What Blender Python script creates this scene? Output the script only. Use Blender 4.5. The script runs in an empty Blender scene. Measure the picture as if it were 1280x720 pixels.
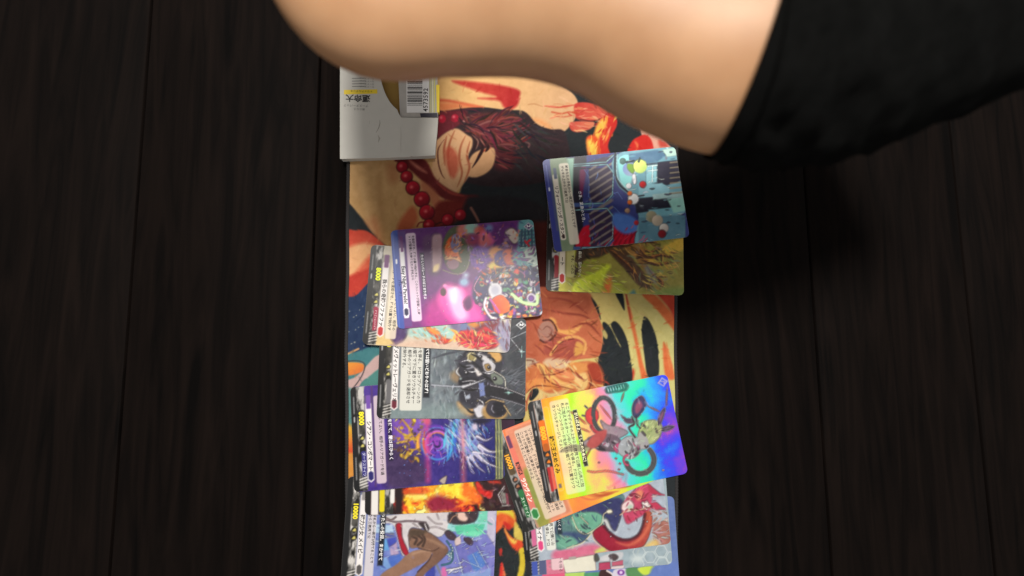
import bpy, math
import numpy as np
from mathutils import Matrix, Vector

# ------------------------------------------------------------------ camera, world, lamps, exposure
# one Blender unit is one centimetre
SC = bpy.context.scene
SC.unit_settings.system = 'METRIC'
SC.unit_settings.scale_length = 0.01
F_PX, DIST, PITCH, ROLL = 600.0, 29.2411, -0.100624, -0.058810     # measured from the card corners
_cp, _sp, _cr, _sr = math.cos(PITCH), math.sin(PITCH), math.cos(ROLL), math.sin(ROLL)
RX = np.array([[1, 0, 0], [0, _cp, -_sp], [0, _sp, _cp]])
RY = np.array([[_cr, 0, _sr], [0, 1, 0], [-_sr, 0, _cr]])
RC = RY @ RX
DG = np.diag([1.0, -1.0, -1.0])
M3 = (DG @ RC @ DG).T
CAM_LOC = -M3 @ (DG @ np.array([0, 0, DIST]))
cam_data = bpy.data.cameras.new('camera')
cam_data.sensor_width = 36.0
cam_data.lens = F_PX / 1280.0 * 36.0
cam_data.clip_start = 0.5
cam_data.clip_end = 1000.0
cam_data.dof.use_dof = True
cam_data.dof.focus_distance = 29.0
cam_data.dof.aperture_fstop = cam_data.lens / 1000.0 / (2 * 0.21)
cam = bpy.data.objects.new('camera', cam_data)
SC.collection.objects.link(cam)
mw = Matrix([list(M3[i]) + [CAM_LOC[i]] for i in range(3)] + [[0, 0, 0, 1]])
cam.matrix_world = mw
SC.camera = cam

world = bpy.data.worlds.new('World')
SC.world = world
world.use_nodes = True
bg = world.node_tree.nodes['Background']
bg.inputs['Color'].default_value = (1.0, 0.97, 0.93, 1)
bg.inputs['Strength'].default_value = 0.40


def area_lamp(name, loc, target, size, power, color):
    l = bpy.data.lights.new(name, 'AREA')
    l.shape = 'DISK'
    l.size = size
    l.energy = power
    l.color = color
    o = bpy.data.objects.new(name, l)
    o.location = loc
    d = Vector(target) - Vector(loc)
    o.rotation_euler = d.to_track_quat('-Z', 'Y').to_euler()
    SC.collection.objects.link(o)
    return o


area_lamp('ceiling_lamp', (-2, 54, 150), (0, 0, 0), 34, 350000, (1.0, 0.96, 0.90))

vs = SC.view_settings
vs.view_transform = 'Standard'
vs.look = 'None'
vs.exposure = 0.0
vs.gamma = 1.0
vs.use_curve_mapping = False
SC.cycles.use_denoising = True

COL = SC.collection


# ------------------------------------------------------------------ measuring helpers
def project(P):
    """world points -> position in the measured photograph (pixels)"""
    P = np.asarray(P, float)
    c = (P * np.array([1, -1, -1])) @ RC.T
    z = c[:, 2] + DIST
    return 640 + F_PX * c[:, 0] / z, 360 + F_PX * c[:, 1] / z


def at(x, y, z=0.0):
    """photograph pixel -> world point at height z"""
    d = M3 @ np.array([(x - 640) / F_PX, -(y - 360) / F_PX, -1.0])
    t = (z - CAM_LOC[2]) / d[2]
    p = CAM_LOC + d * t
    return (float(p[0]), float(p[1]), float(z))


def Zm(x0, y0, s):
    """coordinates read in an enlarged crop -> photograph coordinates"""
    return lambda *a: [(x0 + a[i] / s, y0 + a[i + 1] / s) for i in range(0, len(a), 2)]


# ------------------------------------------------------------------ colour painting on mesh vertices
RNG = np.random.RandomState(7)
TAB = RNG.rand(256, 256)


def vnoise(x, y, seed=0):
    x = x + seed * 17.31
    y = y + seed * 9.77
    xi, yi = np.floor(x).astype(int), np.floor(y).astype(int)
    fx, fy = x - xi, y - yi
    fx = fx * fx * (3 - 2 * fx)
    fy = fy * fy * (3 - 2 * fy)
    a = TAB[xi & 255, yi & 255]
    b = TAB[(xi + 1) & 255, yi & 255]
    c = TAB[xi & 255, (yi + 1) & 255]
    d = TAB[(xi + 1) & 255, (yi + 1) & 255]
    return (a * (1 - fx) + b * fx) * (1 - fy) + (c * (1 - fx) + d * fx) * fy


def fbm(x, y, seed=0, o=4):
    s, a, t = 0, 0.5, 0
    for k in range(o):
        s = s + a * vnoise(x * 2 ** k, y * 2 ** k, seed + k)
        t += a
        a *= 0.5
    return s / t


def catmull(p, closed=True, n=6):
    p = np.asarray(p, float)
    N = len(p)
    out = []
    rng = range(N) if closed else range(N - 1)
    for i in rng:
        if closed:
            a, b, c, d = p[i - 1], p[i], p[(i + 1) % N], p[(i + 2) % N]
        else:
            a, b, c, d = p[max(i - 1, 0)], p[i], p[i + 1], p[min(i + 2, N - 1)]
        for k in range(n):
            t = k / n
            out.append(0.5 * (2 * b + (c - a) * t + (2 * a - 5 * b + 4 * c - d) * t * t + (3 * b - a - 3 * c + d) * t ** 3))
    if not closed:
        out.append(p[-1])
    return np.array(out)


def lin(c):
    c = np.clip(np.asarray(c, float), 0, 255) / 255.0
    return np.where(c <= 0.04045, c / 12.92, ((c + 0.055) / 1.055) ** 2.4)


class Art:
    """printed picture: one colour for each vertex"""

    def __init__(s, X, Y, U=None, V=None, base=(40, 44, 48)):
        s.X, s.Y, s.U, s.V = X, Y, U, V
        s.c = np.tile(np.array(base, float), (len(X), 1))
        s.foil = np.zeros(len(X))
        s.cs = 'px'

    def xy(s):
        return (s.X, s.Y) if s.cs == 'px' else (s.U, s.V)

    def _mix(s, idx, m, col, wob=0.0, seed=0, foil=None):
        col = np.asarray(col, float)
        if wob:
            x, y = s.xy()
            k = 0.16 if s.cs == 'px' else 3.3
            n = (fbm(x[idx] * k, y[idx] * k, seed + 3) - 0.5) * 2 * wob
            col = col + n[:, None] * np.array([1.0, 0.9, 0.85])
        m1 = m[:, None]
        s.c[idx] = s.c[idx] * (1 - m1) + col * m1
        if foil is not None:
            s.foil[idx] = s.foil[idx] * (1 - m) + foil * m

    def fill(s, pts, col, soft=0.7, a=1.0, sm=True, g=None, wob=5, warp=0, seed=0, foil=0.0):
        p = catmull(pts) if sm else np.asarray(pts, float)
        X, Y = s.xy()
        if s.cs != 'px':
            soft *= 0.045
        pad = soft + warp + 0.001
        idx = np.where((X > p[:, 0].min() - pad) & (X < p[:, 0].max() + pad) & (Y > p[:, 1].min() - pad) & (Y < p[:, 1].max() + pad))[0]
        if len(idx) == 0:
            return
        x, y = X[idx], Y[idx]
        if warp:
            k = 0.12 if s.cs == 'px' else 2.4
            x, y = x + (fbm(x * k, y * k, 40 + seed) - 0.5) * 2 * warp, y + (fbm(x * k, y * k, 70 + seed) - 0.5) * 2 * warp
        d = np.full(len(idx), 1e9)
        ins = np.zeros(len(idx), bool)
        q = np.roll(p, -1, 0)
        for (ax, ay), (bx, by) in zip(p, q):
            ex, ey = bx - ax, by - ay
            L = ex * ex + ey * ey + 1e-12
            t = np.clip(((x - ax) * ex + (y - ay) * ey) / L, 0, 1)
            d = np.minimum(d, (x - ax - t * ex) ** 2 + (y - ay - t * ey) ** 2)
            if ay != by:
                ins ^= ((ay > y) != (by > y)) & (x < ex * (y - ay) / (by - ay) + ax)
        d = np.sqrt(d)
        d = np.where(ins, d, -d)
        m = np.clip(0.5 + d / (2 * soft), 0, 1) * a
        if g is not None:                     # gradient (x0,y0,x1,y1,colour2)
            x0, y0, x1, y1, c2 = g
            ex, ey = x1 - x0, y1 - y0
            t = np.clip(((x - x0) * ex + (y - y0) * ey) / (ex * ex + ey * ey), 0, 1)[:, None]
            col = np.asarray(col, float) * (1 - t) + np.asarray(c2, float) * t
        s._mix(idx, m, col, wob, seed, foil)

    def line(s, pts, w, col, soft=0.6, a=1.0, sm=True, taper=0, wob=0, foil=0.0):
        p = catmull(pts, False) if (sm and len(pts) > 2) else np.asarray(pts, float)
        X, Y = s.xy()
        if s.cs != 'px':
            soft *= 0.045
        pad = w + soft
        idx = np.where((X > p[:, 0].min() - pad) & (X < p[:, 0].max() + pad) & (Y > p[:, 1].min() - pad) & (Y < p[:, 1].max() + pad))[0]
        if len(idx) == 0:
            return
        x, y = X[idx], Y[idx]
        best = np.full(len(idx), -1e9)
        n = len(p) - 1
        for i in range(n):
            ax, ay = p[i]
            ex, ey = p[i + 1] - p[i]
            L = ex * ex + ey * ey + 1e-12
            t = np.clip(((x - ax) * ex + (y - ay) * ey) / L, 0, 1)
            d = np.sqrt((x - ax - t * ex) ** 2 + (y - ay - t * ey) ** 2)
            k = (i + t) / n
            hw = w / 2
            if taper == 1:
                hw = hw * (1 - k)
            elif taper == 2:
                hw = hw * 4 * k * (1 - k)
            best = np.maximum(best, hw - d)
        m = np.clip(0.5 + best / (2 * soft), 0, 1) * a
        s._mix(idx, m, col, wob, 0, foil)

    def ell(s, x, y, rx, ry, col, rot=0, **k):
        c, n = math.cos(rot), math.sin(rot)
        s.fill([(x + rx * math.cos(t) * c - ry * math.sin(t) * n, y + rx * math.cos(t) * n + ry * math.sin(t) * c)
                for t in np.linspace(0, 2 * math.pi, 14, endpoint=False)], col, **k)

    def box(s, x0, y0, x1, y1, col, r=0, **k):
        k.setdefault('wob', 2)
        if r:
            P = [(x0 + r, y0), (x1 - r, y0), (x1 - .3 * r, y0 + .3 * r), (x1, y0 + r), (x1, y1 - r), (x1 - .3 * r, y1 - .3 * r), (x1 - r, y1),
                 (x0 + r, y1), (x0 + .3 * r, y1 - .3 * r), (x0, y1 - r), (x0, y0 + r), (x0 + .3 * r, y0 + .3 * r)]
        else:
            P = [(x0, y0), (x1, y0), (x1, y1), (x0, y1)]
        s.fill(P, col, sm=False, **k)

    def grain(s, amt, k, seed=0, ax=1.0, ay=1.0):
        x, y = s.xy()
        n = (fbm(x * k * ax, y * k * ay, seed) - 0.5) * 2 * amt
        s.c += n[:, None]

    def detail(s, n, seed, box=None, ln=6.0, w=2.3, amp=24, k=.05, umin=None, a=.5, cross=.15):
        """small brush strokes that follow a flow field and vary the colour beneath them"""
        q = np.random.RandomState(seed + 500)
        ok = np.ones(len(s.X), bool)
        if box:
            ok &= (s.X > box[0]) & (s.X < box[2]) & (s.Y > box[1]) & (s.Y < box[3])
        if umin is not None:
            ok &= s.U > umin
        ids = np.where(ok)[0]
        if len(ids) == 0:
            return
        old, s.cs = s.cs, 'px'
        src = s.c.copy()
        pick = ids[q.randint(len(ids), size=n)]
        ang = fbm(s.X[pick] * k, s.Y[pick] * k, seed + 60) * 12.0
        jump = ids[q.randint(len(ids), size=n)]
        for j in range(n):
            i = pick[j]
            x, y, t = s.X[i], s.Y[i], ang[j]
            L = ln * (.4 + q.rand())
            dx, dy = math.cos(t) * L / 2, math.sin(t) * L / 2
            b = (q.rand() - .5) * L * .4
            c = src[i] + (q.rand() - .5) * 2 * amp + (q.rand(3) - .5) * amp * .7
            if q.rand() < cross * .3:
                c = .5 * c + .5 * src[jump[j]]
            s.line([(x - dx, y - dy), (x - dy * b / L, y + dx * b / L), (x + dx, y + dy)], w * (.5 + q.rand()), np.clip(c, 12, 250), soft=.6, a=a, taper=2, foil=s.foil[i])
        s.cs = old

    def accent(s, n, pts, pal, seed=0, ln=5.0, w=1.4, base=None, turn=5.0, a=.68, k=.06, foil=0.0, blob=0.0):
        """dense small marks of chosen colours inside an outline"""
        q = np.random.RandomState(seed + 900)
        p = catmull(pts)
        X, Y = s.X, s.Y
        idx = np.where((X > p[:, 0].min()) & (X < p[:, 0].max()) & (Y > p[:, 1].min()) & (Y < p[:, 1].max()))[0]
        x, y = X[idx], Y[idx]
        ins = np.zeros(len(idx), bool)
        for (ax, ay), (bx, by) in zip(p, np.roll(p, -1, 0)):
            if ay != by:
                ins ^= ((ay > y) != (by > y)) & (x < (bx - ax) * (y - ay) / (by - ay) + ax)
        idx = idx[ins]
        if len(idx) == 0:
            return
        old, s.cs = s.cs, 'px'
        pick = idx[q.randint(len(idx), size=n)]
        fl = (fbm(X[pick] * k, Y[pick] * k, seed + 77) - .5) * 2 * turn
        for j in range(n):
            cx, cy = X[pick[j]], Y[pick[j]]
            t = fl[j] + (base if base is not None else 0)
            c = np.asarray(pal[q.randint(len(pal))], float) + (q.rand(3) - .5) * 24
            L = ln * (.4 + q.rand())
            if q.rand() < blob:
                s.ell(cx, cy, L * .28, L * .2, c, rot=t, soft=.6, a=a, wob=8, foil=foil)
            else:
                dx, dy = math.cos(t) * L / 2, math.sin(t) * L / 2
                b = (q.rand() - .5) * .5
                s.line([(cx - dx, cy - dy), (cx - dy * b, cy + dx * b), (cx + dx, cy + dy)], w * (.5 + q.rand()), np.clip(c, 8, 255), soft=.6, a=a, taper=2, foil=foil)
        s.cs = old

    def outline(s, nu, nv, amt=.32, thr=10.0):
        """inked look: darker hairline where two colours meet"""
        l = s.c.mean(1).reshape(nv, nu)
        gy, gx = np.gradient(l)
        e = np.clip((np.hypot(gx, gy) - thr) / 22.0, 0, 1).ravel()[:, None] * amt
        s.c = s.c * (1 - e) + np.array([34, 28, 32]) * e

    def rgba(s, gain=0.66):
        out = np.ones((len(s.c), 4), np.float32)
        out[:, :3] = lin(s.c) * gain
        out[:, 3] = s.foil
        return out


# ------------------------------------------------------------------ materials
def new_mat(name):
    m = bpy.data.materials.new(name)
    m.use_nodes = True
    return m, m.node_tree.nodes, m.node_tree.links, m.node_tree.nodes['Principled BSDF']


def plain(name, rgb, rough=0.5, noise=0.0, scale=5.0, bump=0.0, spec=0.5):
    m, N, L, b = new_mat(name)
    c = lin(rgb)
    b.inputs['Roughness'].default_value = rough
    b.inputs['Specular IOR Level'].default_value = spec
    tc = N.new('ShaderNodeTexCoord')
    nz = N.new('ShaderNodeTexNoise')
    nz.inputs['Scale'].default_value = scale
    nz.inputs['Detail'].default_value = 5
    L.new(tc.outputs['Object'], nz.inputs['Vector'])
    mx = N.new('ShaderNodeMix')
    mx.data_type = 'RGBA'
    mx.inputs[6].default_value = (*[float(v) * (1 - noise) for v in c], 1)
    mx.inputs[7].default_value = (*[float(min(v * (1 + noise), 1)) for v in c], 1)
    L.new(nz.outputs['Fac'], mx.inputs[0])
    L.new(mx.outputs[2], b.inputs['Base Color'])
    if bump:
        bp = N.new('ShaderNodeBump')
        bp.inputs['Strength'].default_value = bump
        bp.inputs['Distance'].default_value = 0.02
        L.new(nz.outputs['Fac'], bp.inputs['Height'])
        L.new(bp.outputs['Normal'], b.inputs['Normal'])
    return m


def print_mat(name, rough, spec, bump_scale, bump, wave=False):
    """printed surface: colours come from the vertices, fine relief from noise"""
    m, N, L, b = new_mat(name)
    at_ = N.new('ShaderNodeAttribute')
    at_.attribute_name = 'print'
    L.new(at_.outputs['Color'], b.inputs['Base Color'])
    b.inputs['Roughness'].default_value = rough
    b.inputs['Specular IOR Level'].default_value = spec
    tc = N.new('ShaderNodeTexCoord')
    nz = N.new('ShaderNodeTexNoise')
    nz.inputs['Scale'].default_value = bump_scale
    nz.inputs['Detail'].default_value = 3
    L.new(tc.outputs['Object'], nz.inputs['Vector'])
    bp = N.new('ShaderNodeBump')
    bp.inputs['Strength'].default_value = bump
    bp.inputs['Distance'].default_value = 0.01
    L.new(nz.outputs['Fac'], bp.inputs['Height'])
    L.new(bp.outputs['Normal'], b.inputs['Normal'])
    return m


def foil_mat(grating, phase):
    """holographic card: a diffraction foil whose hue follows the angle under which it is seen; ink hides the foil"""
    m, N, L, b = new_mat('holographic_foil')
    at_ = N.new('ShaderNodeAttribute')
    at_.attribute_name = 'print'
    geo = N.new('ShaderNodeNewGeometry')
    tc = N.new('ShaderNodeTexCoord')
    dt = N.new('ShaderNodeVectorMath')
    dt.operation = 'DOT_PRODUCT'
    dt.inputs[1].default_value = grating          # grating direction and line density
    L.new(geo.outputs['Incoming'], dt.inputs[0])
    nz = N.new('ShaderNodeTexNoise')
    nz.inputs['Scale'].default_value = 0.45
    nz.inputs['Detail'].default_value = 3
    L.new(tc.outputs['Object'], nz.inputs['Vector'])
    ma = N.new('ShaderNodeMath')
    ma.operation = 'MULTIPLY_ADD'
    ma.inputs[1].default_value = 0.46
    L.new(nz.outputs['Fac'], ma.inputs[0])
    L.new(dt.outputs['Value'], ma.inputs[2])
    nf = N.new('ShaderNodeTexNoise')                       # fine glitter in the foil
    nf.inputs['Scale'].default_value = 28
    nf.inputs['Detail'].default_value = 2
    L.new(tc.outputs['Object'], nf.inputs['Vector'])
    mf = N.new('ShaderNodeMath')
    mf.operation = 'MULTIPLY_ADD'
    mf.inputs[1].default_value = 0.10
    L.new(nf.outputs['Fac'], mf.inputs[0])
    L.new(ma.outputs[0], mf.inputs[2])
    off = N.new('ShaderNodeMath')
    off.operation = 'ADD'
    off.inputs[1].default_value = phase
    L.new(mf.outputs[0], off.inputs[0])
    fr = N.new('ShaderNodeMath')
    fr.operation = 'FRACT'
    L.new(off.outputs[0], fr.inputs[0])
    rp = N.new('ShaderNodeValToRGB')
    cr = rp.color_ramp
    stops = [(0.0, (1, .16, .05)), (.13, (1, .36, .02)), (.24, (.95, .80, .03)), (.32, (.45, 1, .02)), (.40, (.92, .80, .14)), (.47, (1, .34, .26)),
             (.54, (.85, .30, .55)), (.61, (.08, .75, .8)), (.70, (.02, .9, .45)), (.78, (.02, .45, 1)), (.88, (.02, .05, 1)), (.95, (.25, .05, .7)), (1.0, (1, .16, .05))]
    while len(cr.elements) < len(stops):
        cr.elements.new(0.5)
    for e, (p, c) in zip(cr.elements, stops):
        e.position = p
        e.color = (*c, 1)
    L.new(fr.outputs[0], rp.inputs['Fac'])
    b.inputs['Roughness'].default_value = 0.4
    L.new(at_.outputs['Color'], b.inputs['Base Color'])
    mul = N.new('ShaderNodeMix')
    mul.data_type = 'RGBA'
    mul.blend_type = 'MULTIPLY'
    mul.inputs[0].default_value = 1.0
    sc_ = N.new('ShaderNodeVectorMath')
    sc_.operation = 'SCALE'
    sc_.inputs['Scale'].default_value = 1.08
    L.new(at_.outputs['Color'], sc_.inputs[0])
    L.new(rp.outputs['Color'], mul.inputs[6])
    L.new(sc_.outputs[0], mul.inputs[7])
    gl = N.new('ShaderNodeBsdfPrincipled')
    gl.inputs['Metallic'].default_value = 0.4
    gl.inputs['Roughness'].default_value = 0.55
    L.new(mul.outputs[2], gl.inputs['Base Color'])
    mixs = N.new('ShaderNodeMixShader')
    L.new(at_.outputs['Alpha'], mixs.inputs[0])
    L.new(b.outputs[0], mixs.inputs[1])
    L.new(gl.outputs[0], mixs.inputs[2])
    L.new(mixs.outputs[0], N['Material Output'].inputs['Surface'])
    return m


M_CARD = print_mat('printed_card', 0.3, 0.5, 30, 0.05)
M_MAT = print_mat('printed_fabric', 0.85, 0.2, 55, 0.25)
M_FOIL = foil_mat((-3.19, -0.17, 0.0), -0.50)
M_FOIL_WARM = foil_mat((-1.38, -0.78, 0.0), -0.16)
M_STOCK = plain('card_stock', (205, 200, 192), 0.7, 0.08, 3)
INK = {}


def ink(rgb):
    if rgb not in INK:
        INK[rgb] = plain('ink_%d_%d_%d' % rgb, rgb, 0.45, 0.04, 8, 0, 0.3)
    return INK[rgb]


# ------------------------------------------------------------------ mesh helpers
def link(name, me, parent=None, label=None, cat=None, group=None, kind=None, mat=None):
    o = bpy.data.objects.new(name, me)
    COL.objects.link(o)
    if parent:
        o.parent = parent
    if label:
        o['label'] = label
    if cat:
        o['category'] = cat
    if group:
        o['group'] = group
    if kind:
        o['kind'] = kind
    if mat:
        me.materials.append(mat)
    return o


def mesh_np(name, V, F, smooth=False):
    me = bpy.data.meshes.new(name)
    V = np.asarray(V, np.float32)
    me.vertices.add(len(V))
    me.vertices.foreach_set('co', V.ravel())
    F = np.asarray(F, np.int32)
    me.loops.add(F.size)
    me.loops.foreach_set('vertex_index', F.ravel())
    me.polygons.add(len(F))
    me.polygons.foreach_set('loop_start', np.arange(0, F.size, F.shape[1], dtype=np.int32))
    me.update(calc_edges=True)
    if smooth:
        me.polygons.foreach_set('use_smooth', np.ones(len(F), bool))
    me.validate()
    return me


def paint_attr(me, rgba):
    a = me.color_attributes.new('print', 'FLOAT_COLOR', 'POINT')
    a.data.foreach_set('color', np.ascontiguousarray(rgba, np.float32).ravel())


def grid_faces(nu, nv):
    i = np.arange(nu * nv).reshape(nv, nu)
    return np.stack([i[1:, :-1].ravel(), i[1:, 1:].ravel(), i[:-1, 1:].ravel(), i[:-1, :-1].ravel()], 1)


def ring(nu, nv):
    i = np.arange(nu * nv).reshape(nv, nu)
    return np.concatenate([i[0, :], i[1:, -1], i[-1, -2::-1], i[-2:0:-1, 0]])


def text_mesh(s, size, bold=0.0, spacing=1.0, line=1.0, res=2, align='LEFT'):
    cu = bpy.data.curves.new('t', 'FONT')
    cu.body = s
    cu.size = size
    cu.offset = bold
    cu.space_character = spacing
    cu.space_line = line
    cu.align_x = align
    cu.resolution_u = res
    cu.fill_mode = 'FRONT'
    o = bpy.data.objects.new('t', cu)
    COL.objects.link(o)
    bpy.context.view_layer.update()
    dg = bpy.context.evaluated_depsgraph_get()
    me = bpy.data.meshes.new_from_object(o.evaluated_get(dg))
    bpy.data.objects.remove(o)
    bpy.data.curves.remove(cu)
    return me


# ------------------------------------------------------------------ table and play mat
def build_table():
    m, N, L, b = new_mat('dark_wood')
    tc = N.new('ShaderNodeTexCoord')
    mp = N.new('ShaderNodeMapping')
    mp.inputs['Scale'].default_value = (0.55, 0.045, 0.5)
    oi = N.new('ShaderNodeObjectInfo')
    sh = N.new('ShaderNodeVectorMath')
    sh.operation = 'MULTIPLY_ADD'
    sh.inputs[1].default_value = (0, 97.0, 31.0)
    L.new(oi.outputs['Random'], sh.inputs[0])
    L.new(tc.outputs['Object'], sh.inputs[2])
    L.new(sh.outputs[0], mp.inputs['Vector'])
    nz = N.new('ShaderNodeTexNoise')
    nz.inputs['Scale'].default_value = 1.6
    nz.inputs['Detail'].default_value = 8
    nz.inputs['Distortion'].default_value = 1.6
    L.new(mp.outputs[0], nz.inputs['Vector'])
    rp = N.new('ShaderNodeValToRGB')
    rp.color_ramp.elements[0].position = 0.3
    rp.color_ramp.elements[0].color = (0.0016, 0.0012, 0.0011, 1)
    rp.color_ramp.elements[1].position = 0.72
    rp.color_ramp.elements[1].color = (0.0062, 0.0038, 0.0030, 1)
    L.new(nz.outputs['Fac'], rp.inputs['Fac'])
    L.new(rp.outputs['Color'], b.inputs['Base Color'])
    b.inputs['Roughness'].default_value = 0.7
    b.inputs['Specular IOR Level'].default_value = 0.035
    bp = N.new('ShaderNodeBump')
    bp.inputs['Strength'].default_value = 0.15
    bp.inputs['Distance'].default_value = 0.03
    L.new(nz.outputs['Fac'], bp.inputs['Height'])
    L.new(bp.outputs['Normal'], b.inputs['Normal'])
    root = bpy.data.objects.new('tabletop', None)
    COL.objects.link(root)
    root['kind'] = 'structure'
    w, g = 10.4, .07
    V, Fc = [], []
    for zz, ins in ((-.22, .06), (-.26, 0), (-2.4, 0)):
        V += [(-w / 2 + g + ins, -48 + ins, zz), (w / 2 - g - ins, -48 + ins, zz), (w / 2 - g - ins, 48 - ins, zz), (-w / 2 + g + ins, 48 - ins, zz)]
    Fc = [(0, 1, 2, 3), (11, 10, 9, 8)]
    for b_ in (0, 4):
        Fc += [(b_ + k, b_ + 4 + k, b_ + 4 + (k + 1) % 4, b_ + (k + 1) % 4) for k in range(4)]
    me = mesh_np('plank', V, Fc)
    me.materials.append(m)
    for k in range(14):
        o = link('plank', me, root)
        o.location = ((k - 6.5) * w - 1.6, 0, 0)
    return root


def mat_art(A):
    SL = (38, 43, 46)
    x, y = A.X, A.Y
    # flame tongues that run on above and below the view
    for k in range(9):
        bx = 440 + 48 * k
        for cc, w_, h_ in (((206, 66, 48), 26, 74), ((232, 120, 56), 17, 58), ((244, 200, 96), 8, 40)):
            A.fill([(bx - w_, 94), (bx - w_ * .5, 94 - h_), (bx + 6, 94 - h_ * 1.5), (bx + w_ * .3, 94 - h_ * .7), (bx + w_, 94)], cc, soft=1.6, wob=14, warp=6, seed=k)
            A.fill([(bx - w_, 812), (bx - w_ * .6, 810 - h_ * .7), (bx + 8, 806 - h_ * 1.1), (bx + w_ * .4, 812 - h_ * .6), (bx + w_, 812)], cc, soft=1.6, wob=14, warp=6, seed=k + 20)
    # ---- upper left: broad tan sweep between dark corners, red tongues below it
    A.fill([(425, 185), (560, 185), (575, 240), (520, 300), (498, 312), (480, 305), (452, 272), (438, 256), (425, 240)], (214, 170, 116), soft=1.5, wob=12,
           g=(440, 200, 520, 300, (206, 158, 100)))
    A.fill([(484, 205), (500, 208), (497, 226), (487, 228)], (184, 120, 78), soft=5, a=.7)
    A.fill([(456, 280), (470, 272), (478, 300), (474, 312)], (198, 120, 80), soft=5, a=.6)
    A.line([(473, 220), (476, 258), (480, 300)], 5, (176, 128, 80), soft=4, a=.5)
    A.line([(452, 225), (458, 262), (466, 290)], 4, (232, 190, 136), soft=4, a=.5)
    A.fill([(498, 280), (515, 258), (522, 275), (505, 300), (495, 305)], (190, 84, 52), soft=3, a=.8)
    A.fill([(425, 250), (438, 256), (455, 279), (478, 306), (470, 300), (450, 290), (425, 296)], SL, soft=.8)
    A.fill([(425, 295), (446, 288), (461, 290), (480, 306), (487, 318), (470, 330), (425, 375)], (206, 74, 56), soft=1.2, wob=10, g=(440, 290, 460, 370, (226, 120, 84)))
    A.fill([(425, 318), (452, 304), (474, 309), (482, 316), (462, 320), (440, 345), (425, 352)], (238, 178, 126), soft=3, wob=8)
    A.fill([(425, 352), (450, 340), (466, 335), (458, 365), (442, 372), (425, 376)], (196, 62, 50), soft=2.5, wob=8)
    A.fill([(425, 376), (444, 370), (470, 352), (480, 420), (470, 440), (425, 440)], (40, 58, 92), soft=1, wob=8)
    for k in range(26):
        A.ell(428 + RNG.rand() * 40, 378 + RNG.rand() * 56, .5 + .4 * RNG.rand(), .6, (190, 190, 170), a=.8, soft=.5)
    # teal, pink and amber scroll on the left border
    A.fill([(425, 450), (445, 440), (478, 436), (480, 500), (440, 500), (425, 510)], (70, 126, 132), soft=1, wob=6)
    A.fill([(425, 480), (446, 470), (470, 445), (478, 448), (470, 466), (452, 478), (445, 500), (425, 505)], (205, 172, 168), soft=1, wob=5)
    A.fill([(450, 482), (462, 470), (476, 462), (480, 486), (462, 488), (450, 494)], (84, 140, 134), soft=1, wob=5)
    A.fill([(425, 455), (446, 453), (455, 457), (450, 466), (425, 470)], (238, 160, 62), soft=1, g=(430, 455, 440, 472, (226, 118, 60)))
    A.line([(425, 453), (446, 451), (456, 456), (452, 470), (440, 486), (425, 492)], 1.3, (70, 66, 70))
    A.line([(427, 446), (448, 436)], 2.2, (205, 160, 110))
    A.fill([(425, 495), (441, 488), (446, 540), (425, 540)], (92, 140, 138), soft=2)
    A.fill([(425, 535), (442, 535), (447, 572), (425, 575)], (236, 176, 60), soft=3, wob=12, g=(435, 540, 435, 570, (216, 60, 46)))
    A.fill([(425, 570), (447, 570), (447, 602), (425, 606)], (222, 150, 66), soft=2, wob=12)
    # ---- upper band: peach sweep with red tongue running to the right
    z = Zm(540, 90, 6)
    A.fill(z(-60, -40, 400, -60, 960, 100, 1100, 260, 1000, 440, 880, 425, 790, 390, 690, 295, 560, 285, 350, 262, 200, 275, -60, 305), (246, 196, 128), soft=1, wob=9,
           g=(560, 110, 700, 150, (226, 178, 132)))
    A.fill(z(150, 66, 420, 85, 640, 130, 656, 190, 640, 250, 590, 282, 540, 266, 505, 218, 410, 206, 345, 196, 480, 186, 330, 140), (204, 66, 54), soft=2, wob=12,
           g=(600, 115, 640, 130, (186, 46, 46)))
    A.line(z(20, 212, 120, 216, 240, 240, 380, 270), 3, (214, 84, 58), soft=2)
    A.fill(z(30, 230, 200, 235, 380, 268, 200, 276, 30, 300), (236, 126, 78), soft=3, a=.8)
    A.line(z(720, 245, 770, 240, 830, 260), 1.2, (196, 140, 94), soft=1, taper=2)
    A.fill(z(740, 350, 830, 360, 900, 425, 820, 400), (240, 160, 100), soft=3, a=.8)
    z = Zm(690, 90, 6)
    A.line(z(-60, 255, 60, 262, 180, 245), 2.4, (206, 74, 58), soft=1, taper=2)
    A.line(z(0, 300, 70, 312, 130, 300, 170, 310), 1.8, (206, 96, 66), soft=1)
    A.line(z(20, 330, 90, 336, 150, 326), 1.6, (210, 110, 80), soft=1)
    A.fill(z(172, 240, 300, 235, 420, 296, 380, 345, 300, 366, 190, 350), (204, 64, 56), soft=1, wob=8, g=(720, 130, 755, 150, (226, 110, 84)))
    A.fill(z(130, 400, 160, 372, 310, 374, 296, 420, 210, 450, 150, 440), (206, 76, 64), soft=1, wob=8, g=(712, 155, 735, 165, (226, 130, 96)))
    A.line(z(186, 346, 290, 368, 380, 345, 416, 312), 1.5, (110, 40, 40), soft=.7)
    A.fill(z(320, 470, 345, 380, 400, 320, 440, 300, 480, 330, 486, 400, 440, 490, 420, 560, 440, 640, 360, 650, 350, 560), (214, 52, 44), soft=1, wob=10)
    A.fill(z(318, 470, 345, 385, 405, 330, 410, 380, 390, 440, 352, 500, 350, 600, 330, 560), (250, 196, 84), soft=2, wob=12)
    A.fill(z(256, 520, 275, 478, 320, 476, 352, 520, 352, 600, 340, 650, 280, 650), (236, 92, 48), soft=1.5, wob=10)
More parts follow.
